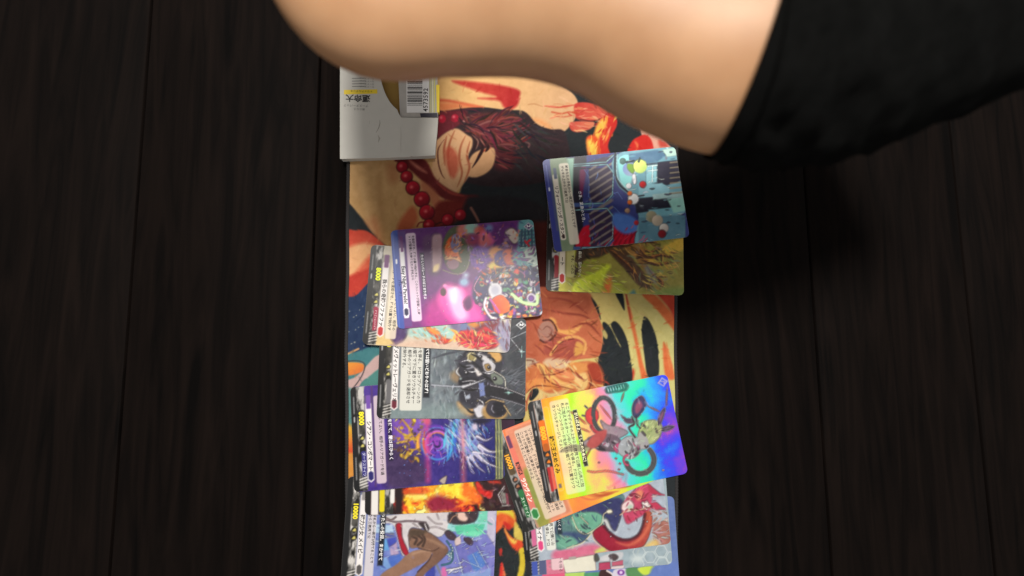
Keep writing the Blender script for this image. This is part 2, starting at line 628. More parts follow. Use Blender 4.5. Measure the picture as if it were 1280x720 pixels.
    A.fill(z(262, 530, 290, 510, 330, 560, 330, 640, 290, 640), (252, 208, 86), soft=2.5, wob=12)
    A.line(z(440, 410, 420, 460, 405, 510), 2.4, (248, 170, 120), soft=1.2, taper=2)
    A.fill(z(665, 410, 760, 450, 870, 540, 1000, 700, 700, 620, 680, 500), (232, 172, 150), soft=1, wob=8)
    A.fill(z(570, 610, 600, 520, 650, 485, 700, 470, 745, 510, 760, 600, 700, 640), (216, 46, 40), soft=1, wob=8)
    A.line(z(620, 520, 640, 550, 632, 590), 2.6, (244, 130, 80), soft=1.5, taper=2)
    A.fill(z(800, 510, 850, 525, 870, 560, 810, 560), (200, 60, 50), soft=2, a=.8)
    # ---- dark swirl of maroon plumes in the middle (plain flowing shapes)
    z = Zm(540, 90, 6)
    A.fill(z(0, 310, 120, 292, 350, 266, 560, 290, 690, 300, 790, 396, 880, 430, 1000, 460, 1000, 760, 560, 860, 200, 800, 0, 560), (52, 38, 42), soft=1, wob=6)
    A.fill(z(0, 320, 250, 290, 220, 380, 120, 450, 0, 500), (116, 40, 50), soft=2, wob=6)
    for bx, by in ((76, 352), (172, 346)):
        A.ell(540 + bx / 6, 90 + by / 6, 4.6, 5, (186, 30, 56), soft=1)
        A.ell(540 + (bx - 8) / 6, 90 + (by - 10) / 6, 1.6, 1.6, (236, 110, 120), soft=1.4)
    A.fill(z(290, 330, 480, 316, 640, 345, 600, 380, 440, 372, 330, 390), (122, 52, 46), soft=4, wob=8)
    A.fill(z(300, 420, 420, 372, 560, 400, 630, 470, 620, 540, 470, 556, 380, 520), (112, 46, 52), soft=4, wob=10)
    A.fill(z(470, 580, 560, 540, 620, 600, 600, 720, 480, 720), (92, 36, 42), soft=4, wob=8)
    for q in ((240, 350, 300, 328, 355, 312), (600, 390, 680, 420, 735, 462), (690, 520, 730, 540, 715, 580), (330, 410, 440, 368, 560, 380), (350, 470, 480, 430, 620, 455)):
        A.line(z(*q), 2, (190, 130, 120), soft=1.2, a=.55, taper=2)
    A.fill(z(220, 375, 240, 362, 248, 378, 228, 392), (206, 140, 130), soft=1)
    A.accent(130, z(230, 300, 480, 290, 640, 320, 700, 420, 660, 640, 520, 720, 380, 560, 240, 430), [(70, 30, 36), (120, 46, 52), (36, 26, 30), (146, 74, 70), (26, 20, 24), (98, 38, 44)], 51, 22, 2.0, base=.5, turn=2.2, k=.025, a=.8)
    A.accent(40, z(640, 320, 760, 400, 960, 460, 960, 700, 640, 760), [(50, 50, 56), (30, 30, 34), (64, 56, 60)], 52, 24, 2.2, base=.8, turn=1.2, k=.02, a=.7)
    # pale petals under the plumes
    A.fill(z(20, 560, 60, 490, 130, 440, 190, 425, 260, 470, 300, 500, 300, 560, 270, 640, 290, 740, 250, 820, 180, 900, 90, 960, 0, 860), (226, 176, 130), soft=1.2, wob=8)
    A.fill(z(290, 640, 350, 590, 460, 570, 470, 660, 430, 740, 330, 790, 250, 760), (226, 172, 124), soft=1.2, wob=8)
    A.line(z(92, 506, 46, 580, 48, 680, 70, 760, 96, 800), 1.6, (86, 36, 30), soft=.8, taper=2)
    A.line(z(340, 650, 370, 600, 440, 572), 2.4, (190, 70, 50), soft=1, taper=2)
    for q in ((250, 480, 215, 560, 205, 650, 225, 760, 190, 860), (285, 520, 262, 620, 280, 720, 240, 830), (170, 440, 130, 540, 122, 650, 140, 780), (110, 480, 90, 580, 96, 700)):
        A.line(z(*q), 2.6, (160, 72, 46), soft=1.2, a=.85, taper=2)
    A.fill(z(96, 600, 140, 560, 190, 620, 200, 720, 160, 800, 120, 740), (196, 84, 60), soft=2.4, wob=10, a=.8)
    for q in ((330, 480, 380, 560, 350, 640, 300, 720), (280, 440, 330, 520, 300, 600), (380, 500, 420, 560, 400, 600)):
        A.line(z(*q), 4.0, (50, 28, 30), soft=.9, taper=2)
    for q in ((300, 470, 345, 520, 330, 580), (360, 500, 395, 550)):
        A.line(z(*q), 1.4, (206, 150, 130), soft=.9, a=.7, taper=2)
    z0 = Zm(690, 90, 6)
    A.accent(40, z0(0, 250, 180, 240, 420, 300, 300, 440, 140, 440, 20, 380), [(236, 150, 110), (190, 60, 52), (250, 200, 150), (214, 110, 80)], 56, 12, 1.5, base=.2, turn=1, a=.7)
    A.accent(40, z0(260, 480, 420, 310, 486, 330, 430, 640, 280, 650), [(252, 220, 110), (236, 110, 50), (206, 40, 40), (250, 170, 80)], 57, 9, 1.7, base=1.9, turn=1, a=.8)
    # dark red ribbon and near-black print on its right
    z = Zm(438, 190, 6)
    A.fill(z(330, 60, 420, 46, 560, 60, 640, 200, 760, 290, 860, 320, 960, 330, 960, 420, 800, 380, 660, 330, 540, 220, 440, 130), (108, 34, 34), soft=1.5, wob=8)
    A.line(z(440, 60, 500, 110, 575, 158), 4, (206, 124, 104), soft=2, taper=2)
    A.line(z(640, 220, 740, 300, 850, 330), 3, (170, 70, 60), soft=1.6, taper=2)
    A.fill(z(520, 220, 600, 260, 680, 360, 640, 420, 560, 330), (196, 120, 84), soft=2.5, wob=6)
    A.fill(z(640, 400, 720, 360, 860, 380, 860, 460, 720, 560, 560, 560), (122, 38, 32), soft=3, wob=8)
    A.fill(z(860, 380, 960, 330, 1400, 380, 1500, 620, 960, 620, 840, 540), (38, 34, 38), soft=3, wob=4)
    A.fill(z(1300, 560, 1440, 520, 1520, 560, 1540, 900, 1360, 1100, 1330, 800), (84, 30, 24), soft=3, wob=6)
    A.line(z(905, 420, 940, 480, 960, 520), 3, (150, 100, 86), soft=1.2)
    A.line(z(400, 110, 470, 230, 520, 330, 560, 440, 590, 540), 2, (60, 22, 22), soft=1)
    A.line(z(600, 560, 720, 510, 830, 470, 880, 400), 1.4, (60, 22, 22), soft=1)
    for bx, by, r in ((388, 112, 40), (422, 185, 42), (468, 270, 50), (536, 355, 56), (574, 452, 54), (590, 548, 42), (730, 508, 42), (824, 472, 40)):
        cx, cy = 438 + bx / 6, 190 + by / 6
        A.ell(cx, cy, r / 6 + .9, r / 6 + .9, (64, 16, 22), soft=1)
        A.ell(cx, cy, r / 6, r / 6, (190, 26, 46), soft=1, g=(cx - 3, cy - 4, cx + 4, cy + 7, (118, 16, 30)))
        A.ell(cx - 1.6, cy - 1.2, 1.8, 1.7, (242, 120, 116), soft=1.6)
    A.line(z(500, 560, 520, 530, 570, 525), 1.5, (120, 30, 34), soft=.8)
    # ---- middle right: folded orange cloth forms on a yellow field with black claws
    z = Zm(640, 350, 4.233)
    A.fill(z(60, 40, 1000, 40, 1000, 900, 60, 900), (222, 196, 118), soft=.5, sm=False, wob=8, g=(740, 380, 842, 450, (214, 206, 134)))
    for q in ((600, 70, 640, 200, 690, 430, 720, 520, 690, 540, 650, 330, 620, 200), (690, 80, 760, 150, 850, 260, 880, 300, 880, 230, 800, 120, 740, 70), (800, 330, 835, 400, 860, 520, 810, 500)):
        A.fill(z(*q), (226, 116, 66), soft=1.4, wob=12)
    for q in ((760, 60, 830, 150, 880, 240, 900, 120, 830, 70), (640, 470, 650, 480, 640, 530, 622, 520)):
        A.fill(z(*q), (206, 72, 50), soft=1.6, wob=10)
    A.fill(z(480, 225, 520, 250, 560, 330, 575, 350, 530, 260, 525, 230, 550, 220, 590, 270, 620, 370, 628, 560, 480, 560, 455, 440, 480, 320), SL, soft=.9, wob=4)
    A.fill(z(486, 262, 505, 290, 500, 312, 478, 290), (196, 176, 110), soft=1)
    A.fill(z(700, 192, 740, 240, 770, 340, 776, 500, 720, 510, 700, 400, 686, 270), SL, soft=.9, wob=4)
    A.fill(z(548, 70, 585, 70, 596, 160, 570, 120), SL, soft=.9)
    A.fill(z(400, 70, 450, 130, 470, 210, 440, 150, 410, 110), SL, soft=.9)
    A.line(z(400, 68, 455, 200, 480, 260), 2, (214, 120, 70), soft=1)
    A.line(z(605, 80, 630, 220), 1.6, (170, 70, 50), soft=1)
    A.line(z(818, 330, 835, 470), 2.4, (232, 140, 80), soft=1.2, taper=2)
    # folds
    OR = (186, 98, 72)
    A.fill(z(60, 70, 380, 66, 420, 110, 460, 200, 478, 300, 470, 380, 440, 410, 300, 430, 60, 500), OR, soft=1, wob=10, g=(660, 380, 750, 420, (204, 112, 76)))
    A.fill(z(140, 70, 380, 66, 420, 120, 400, 170, 280, 150, 150, 190), (170, 86, 60), soft=4, wob=10)
    for q in ((150, 150, 270, 175, 380, 190, 450, 240), (190, 95, 300, 110, 400, 180), (320, 250, 400, 230, 470, 300)):
        A.line(z(*q), 2.4, (140, 60, 46), soft=1.4, taper=2)
    A.fill(z(200, 200, 230, 210, 250, 260, 320, 260, 370, 240, 320, 290, 250, 280, 215, 240), (236, 170, 96), soft=1.4, wob=6)
    A.fill(z(230, 300, 330, 300, 390, 330, 385, 390, 320, 410, 190, 400, 170, 360), (172, 84, 70), soft=2, wob=8)
    A.line(z(205, 395, 260, 320, 330, 300, 386, 330, 380, 390), 3.6, (234, 168, 100), soft=1, wob=5)
    A.line(z(212, 385, 262, 330, 330, 312), 1.2, (92, 44, 40), soft=.7)
    A.fill(z(340, 330, 380, 350, 372, 385, 330, 400), (222, 160, 84), soft=1.5, wob=6)
    # two plain scroll shells where the cloth curls
    A.fill(z(135, 270, 160, 225, 200, 220, 225, 260, 215, 300, 170, 325, 145, 310), (176, 128, 112), soft=1, wob=5)
    A.line(z(150, 318, 180, 330, 222, 300, 235, 262, 205, 214, 165, 214), 2.4, (88, 48, 44), soft=.8)
    A.line(z(160, 300, 195, 300, 210, 265, 185, 245, 165, 262), 1.4, (120, 72, 62), soft=1, taper=2)
    A.fill(z(60, 420, 120, 420, 135, 460, 110, 490, 60, 490), (206, 180, 150), soft=1, wob=5)
    A.line(z(62, 425, 110, 428, 128, 462, 105, 484, 80, 470), 1.4, (120, 78, 62), soft=.9)
    A.fill(z(190, 415, 300, 425, 305, 455, 250, 472, 170, 450), (222, 186, 150), soft=2, wob=6)
    A.fill(z(60, 490, 150, 440, 220, 490, 330, 440, 420, 430, 470, 470, 484, 560, 400, 590, 200, 640, 60, 660), (206, 118, 72), soft=1.4, wob=12)
    for q, cc in (((130, 450, 180, 520, 260, 570, 330, 570, 240, 520, 170, 450), (240, 186, 108)), ((300, 440, 380, 440, 440, 470, 390, 480, 330, 520, 310, 470), (226, 150, 84)),
                  ((400, 450, 450, 440, 474, 500, 470, 550, 430, 530, 410, 490), (170, 66, 46)), ((330, 520, 390, 490, 400, 560, 350, 590), (240, 196, 124)), ((80, 540, 160, 520, 240, 560, 160, 590, 90, 580), (230, 150, 84)),
                  ((220, 470, 290, 480, 330, 520, 270, 520, 230, 500), (236, 150, 100)), ((60, 620, 120, 570, 200, 600, 300, 580, 200, 650, 60, 680), (226, 196, 130))):
        A.fill(z(*q), cc, soft=1.4, wob=8)
    for q in ((140, 450, 200, 540, 330, 580), (300, 440, 330, 500, 390, 530), (75, 600, 130, 560, 260, 570), (440, 420, 480, 480, 484, 560), (150, 500, 220, 500, 300, 470), (400, 480, 420, 540, 400, 590)):
        A.line(z(*q), 1.5, (120, 58, 42), soft=.8, taper=2)
    A.fill(z(90, 610, 105, 580, 135, 575, 140, 600, 110, 635, 92, 635), SL, soft=.8)
    A.line(z(75, 690, 80, 640, 95, 600), 1.6, (190, 84, 60), soft=1)
    A.accent(60, z(70, 80, 380, 70, 470, 240, 470, 390, 300, 430, 150, 400), [(150, 70, 52), (212, 124, 84), (226, 150, 100), (130, 56, 44), (190, 96, 70)], 53, 18, 1.7, base=.2, turn=2.4, k=.025, a=.6)
    A.accent(55, z(70, 450, 300, 440, 480, 470, 480, 570, 200, 640, 70, 660), [(246, 196, 120), (190, 86, 52), (236, 150, 84), (120, 54, 40), (250, 214, 150)], 54, 15, 1.8, base=.9, turn=2.6, k=.03, a=.7)
    # ---- lower middle gap: black field with flame tongues
    z = Zm(556, 630, 8)
    A.fill(z(300, -120, 1000, -120, 1000, 900, 300, 900), (40, 45, 47), soft=.5, sm=False, wob=3)
    A.fill(z(480, 20, 620, 30, 690, 80, 715, 170, 690, 230, 640, 240, 590, 210, 560, 250, 490, 280), (232, 100, 50), soft=1.6, wob=14)
    A.fill(z(500, 30, 620, 30, 680, 70, 700, 150, 640, 110, 560, 90, 510, 110), (232, 210, 70), soft=2, wob=12)
    A.fill(z(590, 180, 660, 210, 650, 260, 600, 240), (206, 52, 44), soft=1.6)
    A.fill(z(590, 230, 640, 300, 700, 350, 775, 360, 770, 470, 700, 460, 650, 400, 620, 330), (230, 80, 46), soft=1.3, wob=12)
    A.fill(z(600, 250, 650, 330, 720, 370, 690, 400, 640, 350), (246, 200, 90), soft=1.6, wob=8)
    A.fill(z(700, 180, 740, 220, 790, 330, 780, 370, 700, 340, 690, 270), (222, 196, 92), soft=1.2, wob=8)
    A.fill(z(740, 470, 790, 440, 810, 560, 780, 740, 720, 760, 750, 580), (222, 196, 60), soft=1.2, wob=8)
    A.fill(z(545, 470, 562, 440, 575, 470, 556, 520), (206, 52, 44), soft=1)
    A.fill(z(558, 600, 580, 600, 612, 760, 545, 760), (222, 56, 48), soft=1, g=(627, 705, 632, 705, (244, 150, 90)))
    A.fill(z(610, 490, 660, 470, 650, 520), (56, 60, 62), soft=4, a=.5)
    A.detail(500, 41, (436, 90, 845, 330), ln=11, w=1.8, amp=16, a=.5, cross=0)
    A.detail(260, 42, (655, 375, 845, 520), ln=11, w=1.8, amp=22, a=.55, cross=0)
    A.detail(200, 43, (436, 300, 490, 620), ln=9, w=1.6, amp=18, a=.5, cross=0)
    A.detail(160, 44, (610, 630, 660, 720), ln=8, w=1.6, amp=20, a=.5, cross=0)
    A.grain(4, 0.5, 5)


def build_mat():
    pl = [np.array(at(x, y)) for x, y in ((436.5, -60), (843.5, -60), (843.5, 790), (436.5, 790))]
    nu, nv = 430, 860
    tu, tv = np.meshgrid(np.linspace(0, 1, nu), np.linspace(0, 1, nv))
    tu, tv = tu.ravel()[:, None], tv.ravel()[:, None]
    side = lambda t, k: (fbm(np.asarray(t, float) * 7 + 3.1 * k, np.zeros(np.shape(t)) + k, 31, 3) - .5) * .22
    P = (pl[0] * (1 - tu) + pl[1] * tu) * (1 - tv) + (pl[3] * (1 - tu) + pl[2] * tu) * tv
    P[:, 0:1] += side(tv, 1) * (1 - tu) + side(tv, 2) * tu
    X, Y = project(P)
    A = Art(X, Y, base=(40, 45, 48))
    mat_art(A)
    rg = ring(nu, nv)
    Fc = grid_faces(nu, nv)
    me = mesh_np('play_mat', P, Fc)
    paint_attr(me, A.rgba())
    o = link('play_mat', me, None, 'thin cloth play mat printed with flames and red beads, under all the cards', 'play mat', mat=M_MAT)
    # rubber backing: real thickness
    R = P[rg]
    n = len(R)
    V = np.concatenate([R - [0, 0, .004], R - [0, 0, .215]])
    i = np.arange(n)
    j = (i + 1) % n
    Fs = np.stack([j, i, i + n, j + n], 1)
    link('rubber_backing', mesh_np('rubber_backing', V, Fs), o, mat=plain('black_rubber', (28, 26, 26), 0.8, 0.2, 6))
    # overlocked thread edge along the two long sides
    thread = plain('edge_thread', (30, 27, 28), .85, .5, 14, .6)
    for a, b in ((pl[0], pl[3]), (pl[1], pl[2])):
        n = 700
        V, Fs = [], []
        for k in range(n):
            t = k / (n - 1)
            c = a * (1 - t) + b * t
            r = .13 * (1 + .10 * math.sin(k * 2.1))
            sgn = -1 if a is pl[0] else 1
            c = c + np.array([float(side(np.array([t]), 1 if sgn < 0 else 2)[0]), 0, 0])
            for q in range(7):
                an = math.pi * q / 6
                V.append((c[0] + sgn * .10 + math.cos(an) * r, c[1], c[2] - .10 + math.sin(an) * r * 1.1))
        for k in range(n - 1):
            for q in range(6):
                Fs.append((k * 7 + q, k * 7 + q + 1, k * 7 + q + 8, k * 7 + q + 7))
        link('stitched_edge', mesh_np('stitched_edge', V, Fs, smooth=True), o, mat=thread)
    return o


# ------------------------------------------------------------------ cards
L_, W_, RAD, TH = 8.6, 5.9, 0.30, 0.028
CARDS = {
    'C':(-2.737,-0.845,-0.0888,0.47),
    'D':(-4.304,0.681,0.0668,0.41),
    'E':(-3.534,4.720,0.0186,0.35),
    'F':(-4.957,8.463,-0.0644,0.29),
    'J':(5.598,8.915,-0.1803,0.29),
    'K':(3.644,9.995,-0.3455,0.23),
    'A':(6.546,-5.623,-0.1182,0.11),
    'H':(-4.194,10.026,-0.0073,0.11),
    'I':(-5.322,13.994,0.0471,0.05),
    'L':(4.671,12.504,-0.0924,0.17),
    'M':(4.863,13.465,-0.0429,0.11),
    'N':(5.332,15.482,-0.0300,0.05),
    'B':(6.457,-2.618,0.0333,0.05),
}


def chrome(A, u0, v0, u1, v1, tone=120, amt=95, seed=0):
    A.cs = 'uv'
    X, Y = A.U, A.V
    idx = np.where((X > u0) & (X < u1) & (Y > v0) & (Y < v1))[0]
    n = fbm(X[idx] * 5.5, Y[idx] * 2.2, seed + 11, 4)
    n = np.clip((n - .5) * 3.2 + .5, 0, 1)
    A.c[idx] = np.clip(tone + (n[:, None] - .5) * 2 * amt, 20, 235) * np.array([1, .98, .96])
    A.foil[idx] = 0
    A.cs = 'px'


def unit_frame(A, seed, strip=(28, 28, 30), tag=(150, 40, 60), hexa=(170, 40, 50), bar=(236, 230, 228), box=None, boxc=(232, 228, 220), flav=None, flavc=(26, 28, 36),
               metal=105, tab=(120, 70, 120), name=(.80, 1.16), subtag=True):
    """the printed frame along the bottom edge of a unit card"""
    A.outline(210, 146)
    A.detail(200, seed, umin=1.2, amp=16, a=.4)
    A.cs = 'uv'
    chrome(A, 0.30, 0, 0.78, W_, metal, 90, seed)
    A.cs = 'uv'
    A.box(-.1, -.1, .33, W_ + .1, strip)
    A.box(.38, 1.35, .76, 2.75, (52, 50, 46), r=.1, a=.75)
    for k in range(2):                                       # two small icons under the power number
        vv = 2.95 + .42 * k
        A.ell(.55, vv, .15, .15, (30, 28, 28))
        A.fill([(.46, vv + .05), (.60, vv - .1), (.66, vv + .06)], (206, 196, 110))
    if subtag:
        A.box(.50, 3.72, .77, 5.12, tag, r=.08)
        A.ell(.60, 3.78, .14, .12, tag)
    for k in range(9):                                       # plate edges at the lower corner
        v = 5.15 + .08 * k
        A.line([(.36, v), (.8, v - .12)], .05, (210, 206, 200) if k % 2 else (70, 68, 68), sm=False)
    n0, n1 = name
    A.box(n0 - .04, .55, n1 + .03, 5.25, (110, 106, 104), r=.1, a=.55)
    A.box(n0, 1.0, n1, 5.1, bar, r=.06)
    A.box(n0 + .06, .55, n1 - .04, 1.32, tab, r=.05)
    vc, uc = 5.08, (n0 + n1) / 2
    A.fill([(uc - .2, vc - .24), (uc, vc - .36), (uc + .2, vc - .24), (uc + .2, vc + .22), (uc, vc + .36), (uc - .2, vc + .22)], (236, 230, 226), sm=False)
    A.fill([(uc - .14, vc - .18), (uc, vc - .28), (uc + .14, vc - .18), (uc + .14, vc + .17), (uc, vc + .28), (uc - .14, vc + .17)], hexa, sm=False)
    if box:
        A.box(box[0], box[1], box[2], box[3], boxc, r=.12, a=.9)
        A.line([(box[0], box[1]), (box[0], box[3])], .03, (150, 146, 140), sm=False, a=.5)
    if flav:
        A.box(*flav, flavc, a=.94, soft=1.2)
    A.cs = 'px'


KEY = {}
CURL = {k: .022 + .022 * ((i * 37) % 10) / 10 for i, k in enumerate(CARDS)}


def bow(key, lx, ly):
    a = CURL[key]
    return a * (lx / 4.3) ** 2 + a * .5 * (ly / 2.95) ** 2 - .004


def card_object(key, art_fn, label, mat=None, group=None, gain=0.66):
    cx, cy, rot, z = CARDS[key]
    nu, nv = 210, 146
    V1 = np.linspace(0, W_, nv)
    t = np.linspace(0, 1, nu)
    e = np.minimum(np.minimum(V1, W_ - V1), RAD)
    ind = RAD - np.sqrt(np.clip(RAD ** 2 - (RAD - e) ** 2, 0, None))
    U = ind[:, None] + (L_ - 2 * ind[:, None]) * t[None, :]
    V = np.repeat(V1[:, None], nu, 1)
    U, V = U.ravel(), V.ravel()
    lx, ly = U - L_ / 2, -(V - W_ / 2)
    c, s = math.cos(-rot), math.sin(-rot)
    Wp = np.stack([cx + lx * c - ly * s, -cy + lx * s + ly * c, np.full(len(U), z)], 1)
    X, Y = project(Wp)
    A = Art(X, Y, U, V, base=(120, 120, 120))
    art_fn(A)
    A.c = (A.c - 118) * 1.14 + 122            # print contrast
    # thin worn edge line
    edge = np.minimum(np.minimum(U, L_ - U), np.minimum(V, W_ - V))
    w = np.clip(1 - edge / .035, 0, 1)[:, None] * .25
    A.c = A.c * (1 - w) + np.array([170, 165, 160]) * w
    lz = bow(key, lx, ly)
    me = mesh_np('trading_card', np.stack([lx, ly, lz], 1), grid_faces(nu, nv), smooth=True)
    paint_attr(me, A.rgba(gain))
    me.materials.append(mat or M_CARD)
    o = link('trading_card', me, None, label, 'trading card', group)
    o.location = (cx, -cy, z)
    o.rotation_euler = (0, 0, -rot)
    rg = ring(nu, nv)
    R = np.stack([lx, ly, lz], 1)[rg]
    n = len(R)
    VV = np.concatenate([R - [0, 0, .0015], R - [0, 0, TH], [[0, 0, -TH]]])
    i = np.arange(n)
    j = (i + 1) % n
    me2 = mesh_np('card_stock', VV, np.stack([j, i, i + n, j + n], 1))
    link('card_stock', me2, o, mat=M_STOCK)
    KEY[o.name] = key
    return o


def put_text(o, name, s, u, v, size, rgb, bold=0.0, spacing=1.0, line=1.0, rot=-90, z=.004, shear=0, align='LEFT', res=2):
    """lettering on a card: (u, v) is the start of the base line in card centimetres"""
    me = text_mesh(s, size, bold, spacing, line, res, align)
    me.materials.append(ink(rgb))
    nv_ = len(me.vertices)
    co = np.empty(nv_ * 3, np.float32)
    me.vertices.foreach_get('co', co)
    co = co.reshape(-1, 3)
    co[:, 2] = bow(KEY[o.name], u - L_ / 2 + co[:, 1], -(v - W_ / 2) - co[:, 0])
    me.vertices.foreach_set('co', co.ravel())
    t = link(name, me, o, kind=None if name in ('power_number', 'grade_number') else 'stuff')
    t.location = (u - L_ / 2, -(v - W_ / 2), z)
    t.rotation_euler = (0, 0, math.radians(rot))
    return t


KANA = 'このユニットが登場した時あなたの手札から一枚選び捨てることでデッキの上から三枚見て公開し山札に加えそのターン中パワーを得る。ドロップゾーンのカードを好きな順番で下に置きソウルチャージしてよい。相手のリアガードを退却させ、残りは裏で除外する。'


def rules(o, u0, v0, v1, n, pitch, size, rgb=(44, 42, 44), seed=0, short_last=True, z=.004):
    """columns of small print; the first line is nearest the picture"""
    per = max(3, int((v1 - v0) / (size * 1.02)))
    for k in range(n):
        st = (seed * 13 + k * 19) % (len(KANA) - 1)
        s = (KANA * 3)[st:st + (per if not (short_last and k == n - 1) else per * 3 // 5)]
        put_text(o, 'rules_text', s, u0 - k * pitch, v0, size, rgb, bold=.004, z=z, res=1)


def fine_print(A, rgb=(190, 190, 190), seed=0):
    """rows of print too small to read: short dashes on the bottom strip"""
    A.cs = 'uv'
    r = np.random.RandomState(seed)
    for a, b in ((.6, 1.5), (1.75, 2.0), (4.0, 5.2)):
        v = a
        while v < b:
            w = .03 + .05 * r.rand()
            A.line([(.17, v), (.17, v + w)], .07, rgb, sm=False, a=.55 if b < 1.9 or a > 3 else .95)
            v += w + .035
    A.cs = 'px'


def stars(A, n, x0, y0, x1, y1, col=(235, 230, 240), seed=0, r=.6):
    q = np.random.RandomState(seed)
    for _ in range(n):
        A.ell(x0 + (x1 - x0) * q.rand(), y0 + (y1 - y0) * q.rand(), r * (.5 + q.rand()), r * (.5 + q.rand()), col, soft=.5, a=.4 + .5 * q.rand(), wob=0)


def grade_mark(A, u, v, r, bg_, fg, foil=0):
    """diamond emblem in the upper corner of a card"""
    A.cs = 'uv'
    A.fill([(u - r, v), (u, v - r * .8), (u + r, v), (u, v + r * .8)], bg_, sm=False, foil=foil)
    for a, b in (((u - r, v), (u, v - r * .8)), ((u, v - r * .8), (u + r, v)), ((u + r, v), (u, v + r * .8)), ((u, v + r * .8), (u - r, v))):
        A.line([a, b], .05, fg, sm=False)
    A.cs = 'px'


# ---- A: blue armour panels with small round robots, pale towers
def art_A(A):
    A.fill([(670, 160), (900, 160), (900, 330), (670, 330)], (60, 66, 122), sm=False, wob=10)
    z = Zm(670, 170, 3.43)
    # pale mint wedge and dark seam beside the text
    A.fill(z(130, 95, 200, 92, 170, 170, 150, 300, 120, 480, 100, 480), (150, 190, 172), sm=False, wob=6)
    A.fill(z(60, 80, 130, 90, 150, 260, 175, 480, 50, 520), (128, 146, 120), soft=2, wob=10)
    A.fill(z(165, 95, 215, 92, 200, 220, 200, 480, 165, 490), (34, 34, 48), soft=1, wob=8)
    A.fill(z(190, 140, 215, 140, 195, 260, 185, 200), (116, 30, 84), soft=1.5)
    A.fill(z(195, 400, 260, 380, 420, 390, 470, 470, 190, 500), (186, 26, 52), soft=1.2, wob=12)
    for k in range(6):
        A.line(z(300 + 24 * k, 480, 370 + 12 * k, 392), 2.0, (128, 10, 34), soft=1.2, a=.8)
    # armour hexagons
    for q in ((205, 140, 230, 180, 225, 260, 260, 290), (230, 180, 262, 170), (250, 100, 262, 170, 300, 200), (325, 250, 350, 240, 370, 270), (330, 300, 360, 330)):
        A.line(z(*q), 1.2, (104, 132, 196), sm=False, a=.8)
    # hatched windows
    for oy in (0, 188):
        P = z(225, 140 + oy, 310, 135 + oy, 328, 160 + oy, 325, 245 + oy, 290, 280 + oy, 235, 285 + oy)
        A.fill(P, (58, 46, 74), sm=False)
        for k in range(7):
            A.line(z(232, 165 + oy + 32 * k - 20, 326, 105 + oy + 32 * k - 20), 3.2, (126, 116, 116), sm=False, soft=.8)
        A.fill(z(160, 286 + oy, 235, 286 + oy, 295, 282 + oy, 330, 247 + oy, 336, 260 + oy, 300, 300 + oy, 160, 306 + oy), (70, 92, 140), sm=False)
        A.line(z(165, 130 + oy, 305, 122 + oy, 332, 158 + oy, 328, 252 + oy, 295, 288 + oy, 190, 292 + oy), 1.4, (136, 186, 190), sm=False)
        A.line(z(165, 142 + oy, 232, 138 + oy), 1.2, (24, 34, 50), sm=False)
    A.fill(z(225, 110, 290, 90, 330, 90, 300, 118, 235, 126), (74, 66, 84), sm=False)
    A.line(z(165, 122, 300, 112, 345, 72), 1.6, (140, 190, 196), sm=False)
    A.fill(z(340, 330, 420, 350, 440, 400, 380, 420, 330, 380), (82, 118, 186), soft=2, wob=8)
    A.ell(812, 291, 9, 12, (60, 74, 132), soft=1)
    # round port with pale glass and towers beyond
    A.fill(z(345, 80, 600, 40, 600, 520, 430, 480, 440, 350, 400, 260, 345, 200), (112, 156, 170), soft=1, wob=10)
    A.fill(z(352, 100, 400, 82, 420, 120, 400, 220, 365, 200), (140, 206, 206), soft=1, wob=6)
    for q, cc in (((400, 78, 520, 60, 560, 80, 520, 110, 400, 130), (84, 116, 142)), ((540, 60, 640, 40, 640, 80, 560, 90), (170, 200, 190)), ((470, 120, 640, 100, 640, 190, 560, 210, 470, 200), (52, 50, 66)),
                  ((470, 125, 520, 118, 520, 200, 470, 210), (140, 190, 200)), ((440, 215, 540, 200, 575, 225, 560, 260, 440, 265), (134, 178, 190)), ((420, 270, 640, 250, 640, 300, 430, 330), (44, 44, 58)),
                  ((480, 315, 640, 300, 640, 330, 490, 345), (120, 172, 184)), ((560, 270, 640, 255, 640, 320, 590, 330), (150, 200, 190)), ((440, 350, 640, 340, 640, 470, 440, 470), (92, 130, 146)),
                  ((500, 250, 640, 235, 640, 262, 500, 275), (160, 190, 190))):
        A.fill(z(*q), cc, sm=False, soft=.9, wob=10)
    for k in range(7):
        A.line(z(575, 115 + 22 * k, 640, 108 + 22 * k), 2.2, (150, 140, 120), sm=False, a=.8)
    A.line(z(340, 70, 340, 160, 360, 210, 400, 248, 400, 300), 2.2, (38, 44, 60), soft=.8)
    A.line(z(348, 80, 346, 165, 368, 205, 406, 244), 1.2, (170, 206, 206), soft=.7)
    for q in ((480, 130, 520, 126), (480, 150, 520, 146), (500, 128, 498, 196)):
        A.line(z(*q), 1.4, (214, 232, 232), sm=False)
    A.accent(45, z(400, 80, 600, 40, 600, 480, 440, 470, 420, 300), [(206, 236, 236), (150, 206, 214), (40, 44, 60), (60, 74, 92), (226, 240, 236), (110, 150, 170)], 1, 7, 1.5, base=-.1, turn=.4)
    A.accent(22, z(200, 100, 330, 90, 330, 480, 200, 480), [(86, 110, 190), (40, 40, 86), (120, 150, 210), (70, 60, 130)], 2, 8, 1.2, base=1.5, turn=1)
    A.accent(22, z(195, 400, 260, 380, 420, 390, 470, 470, 190, 500), [(226, 50, 70), (120, 10, 34), (206, 90, 110)], 3, 9, 1.3, base=-1.0, turn=.5)
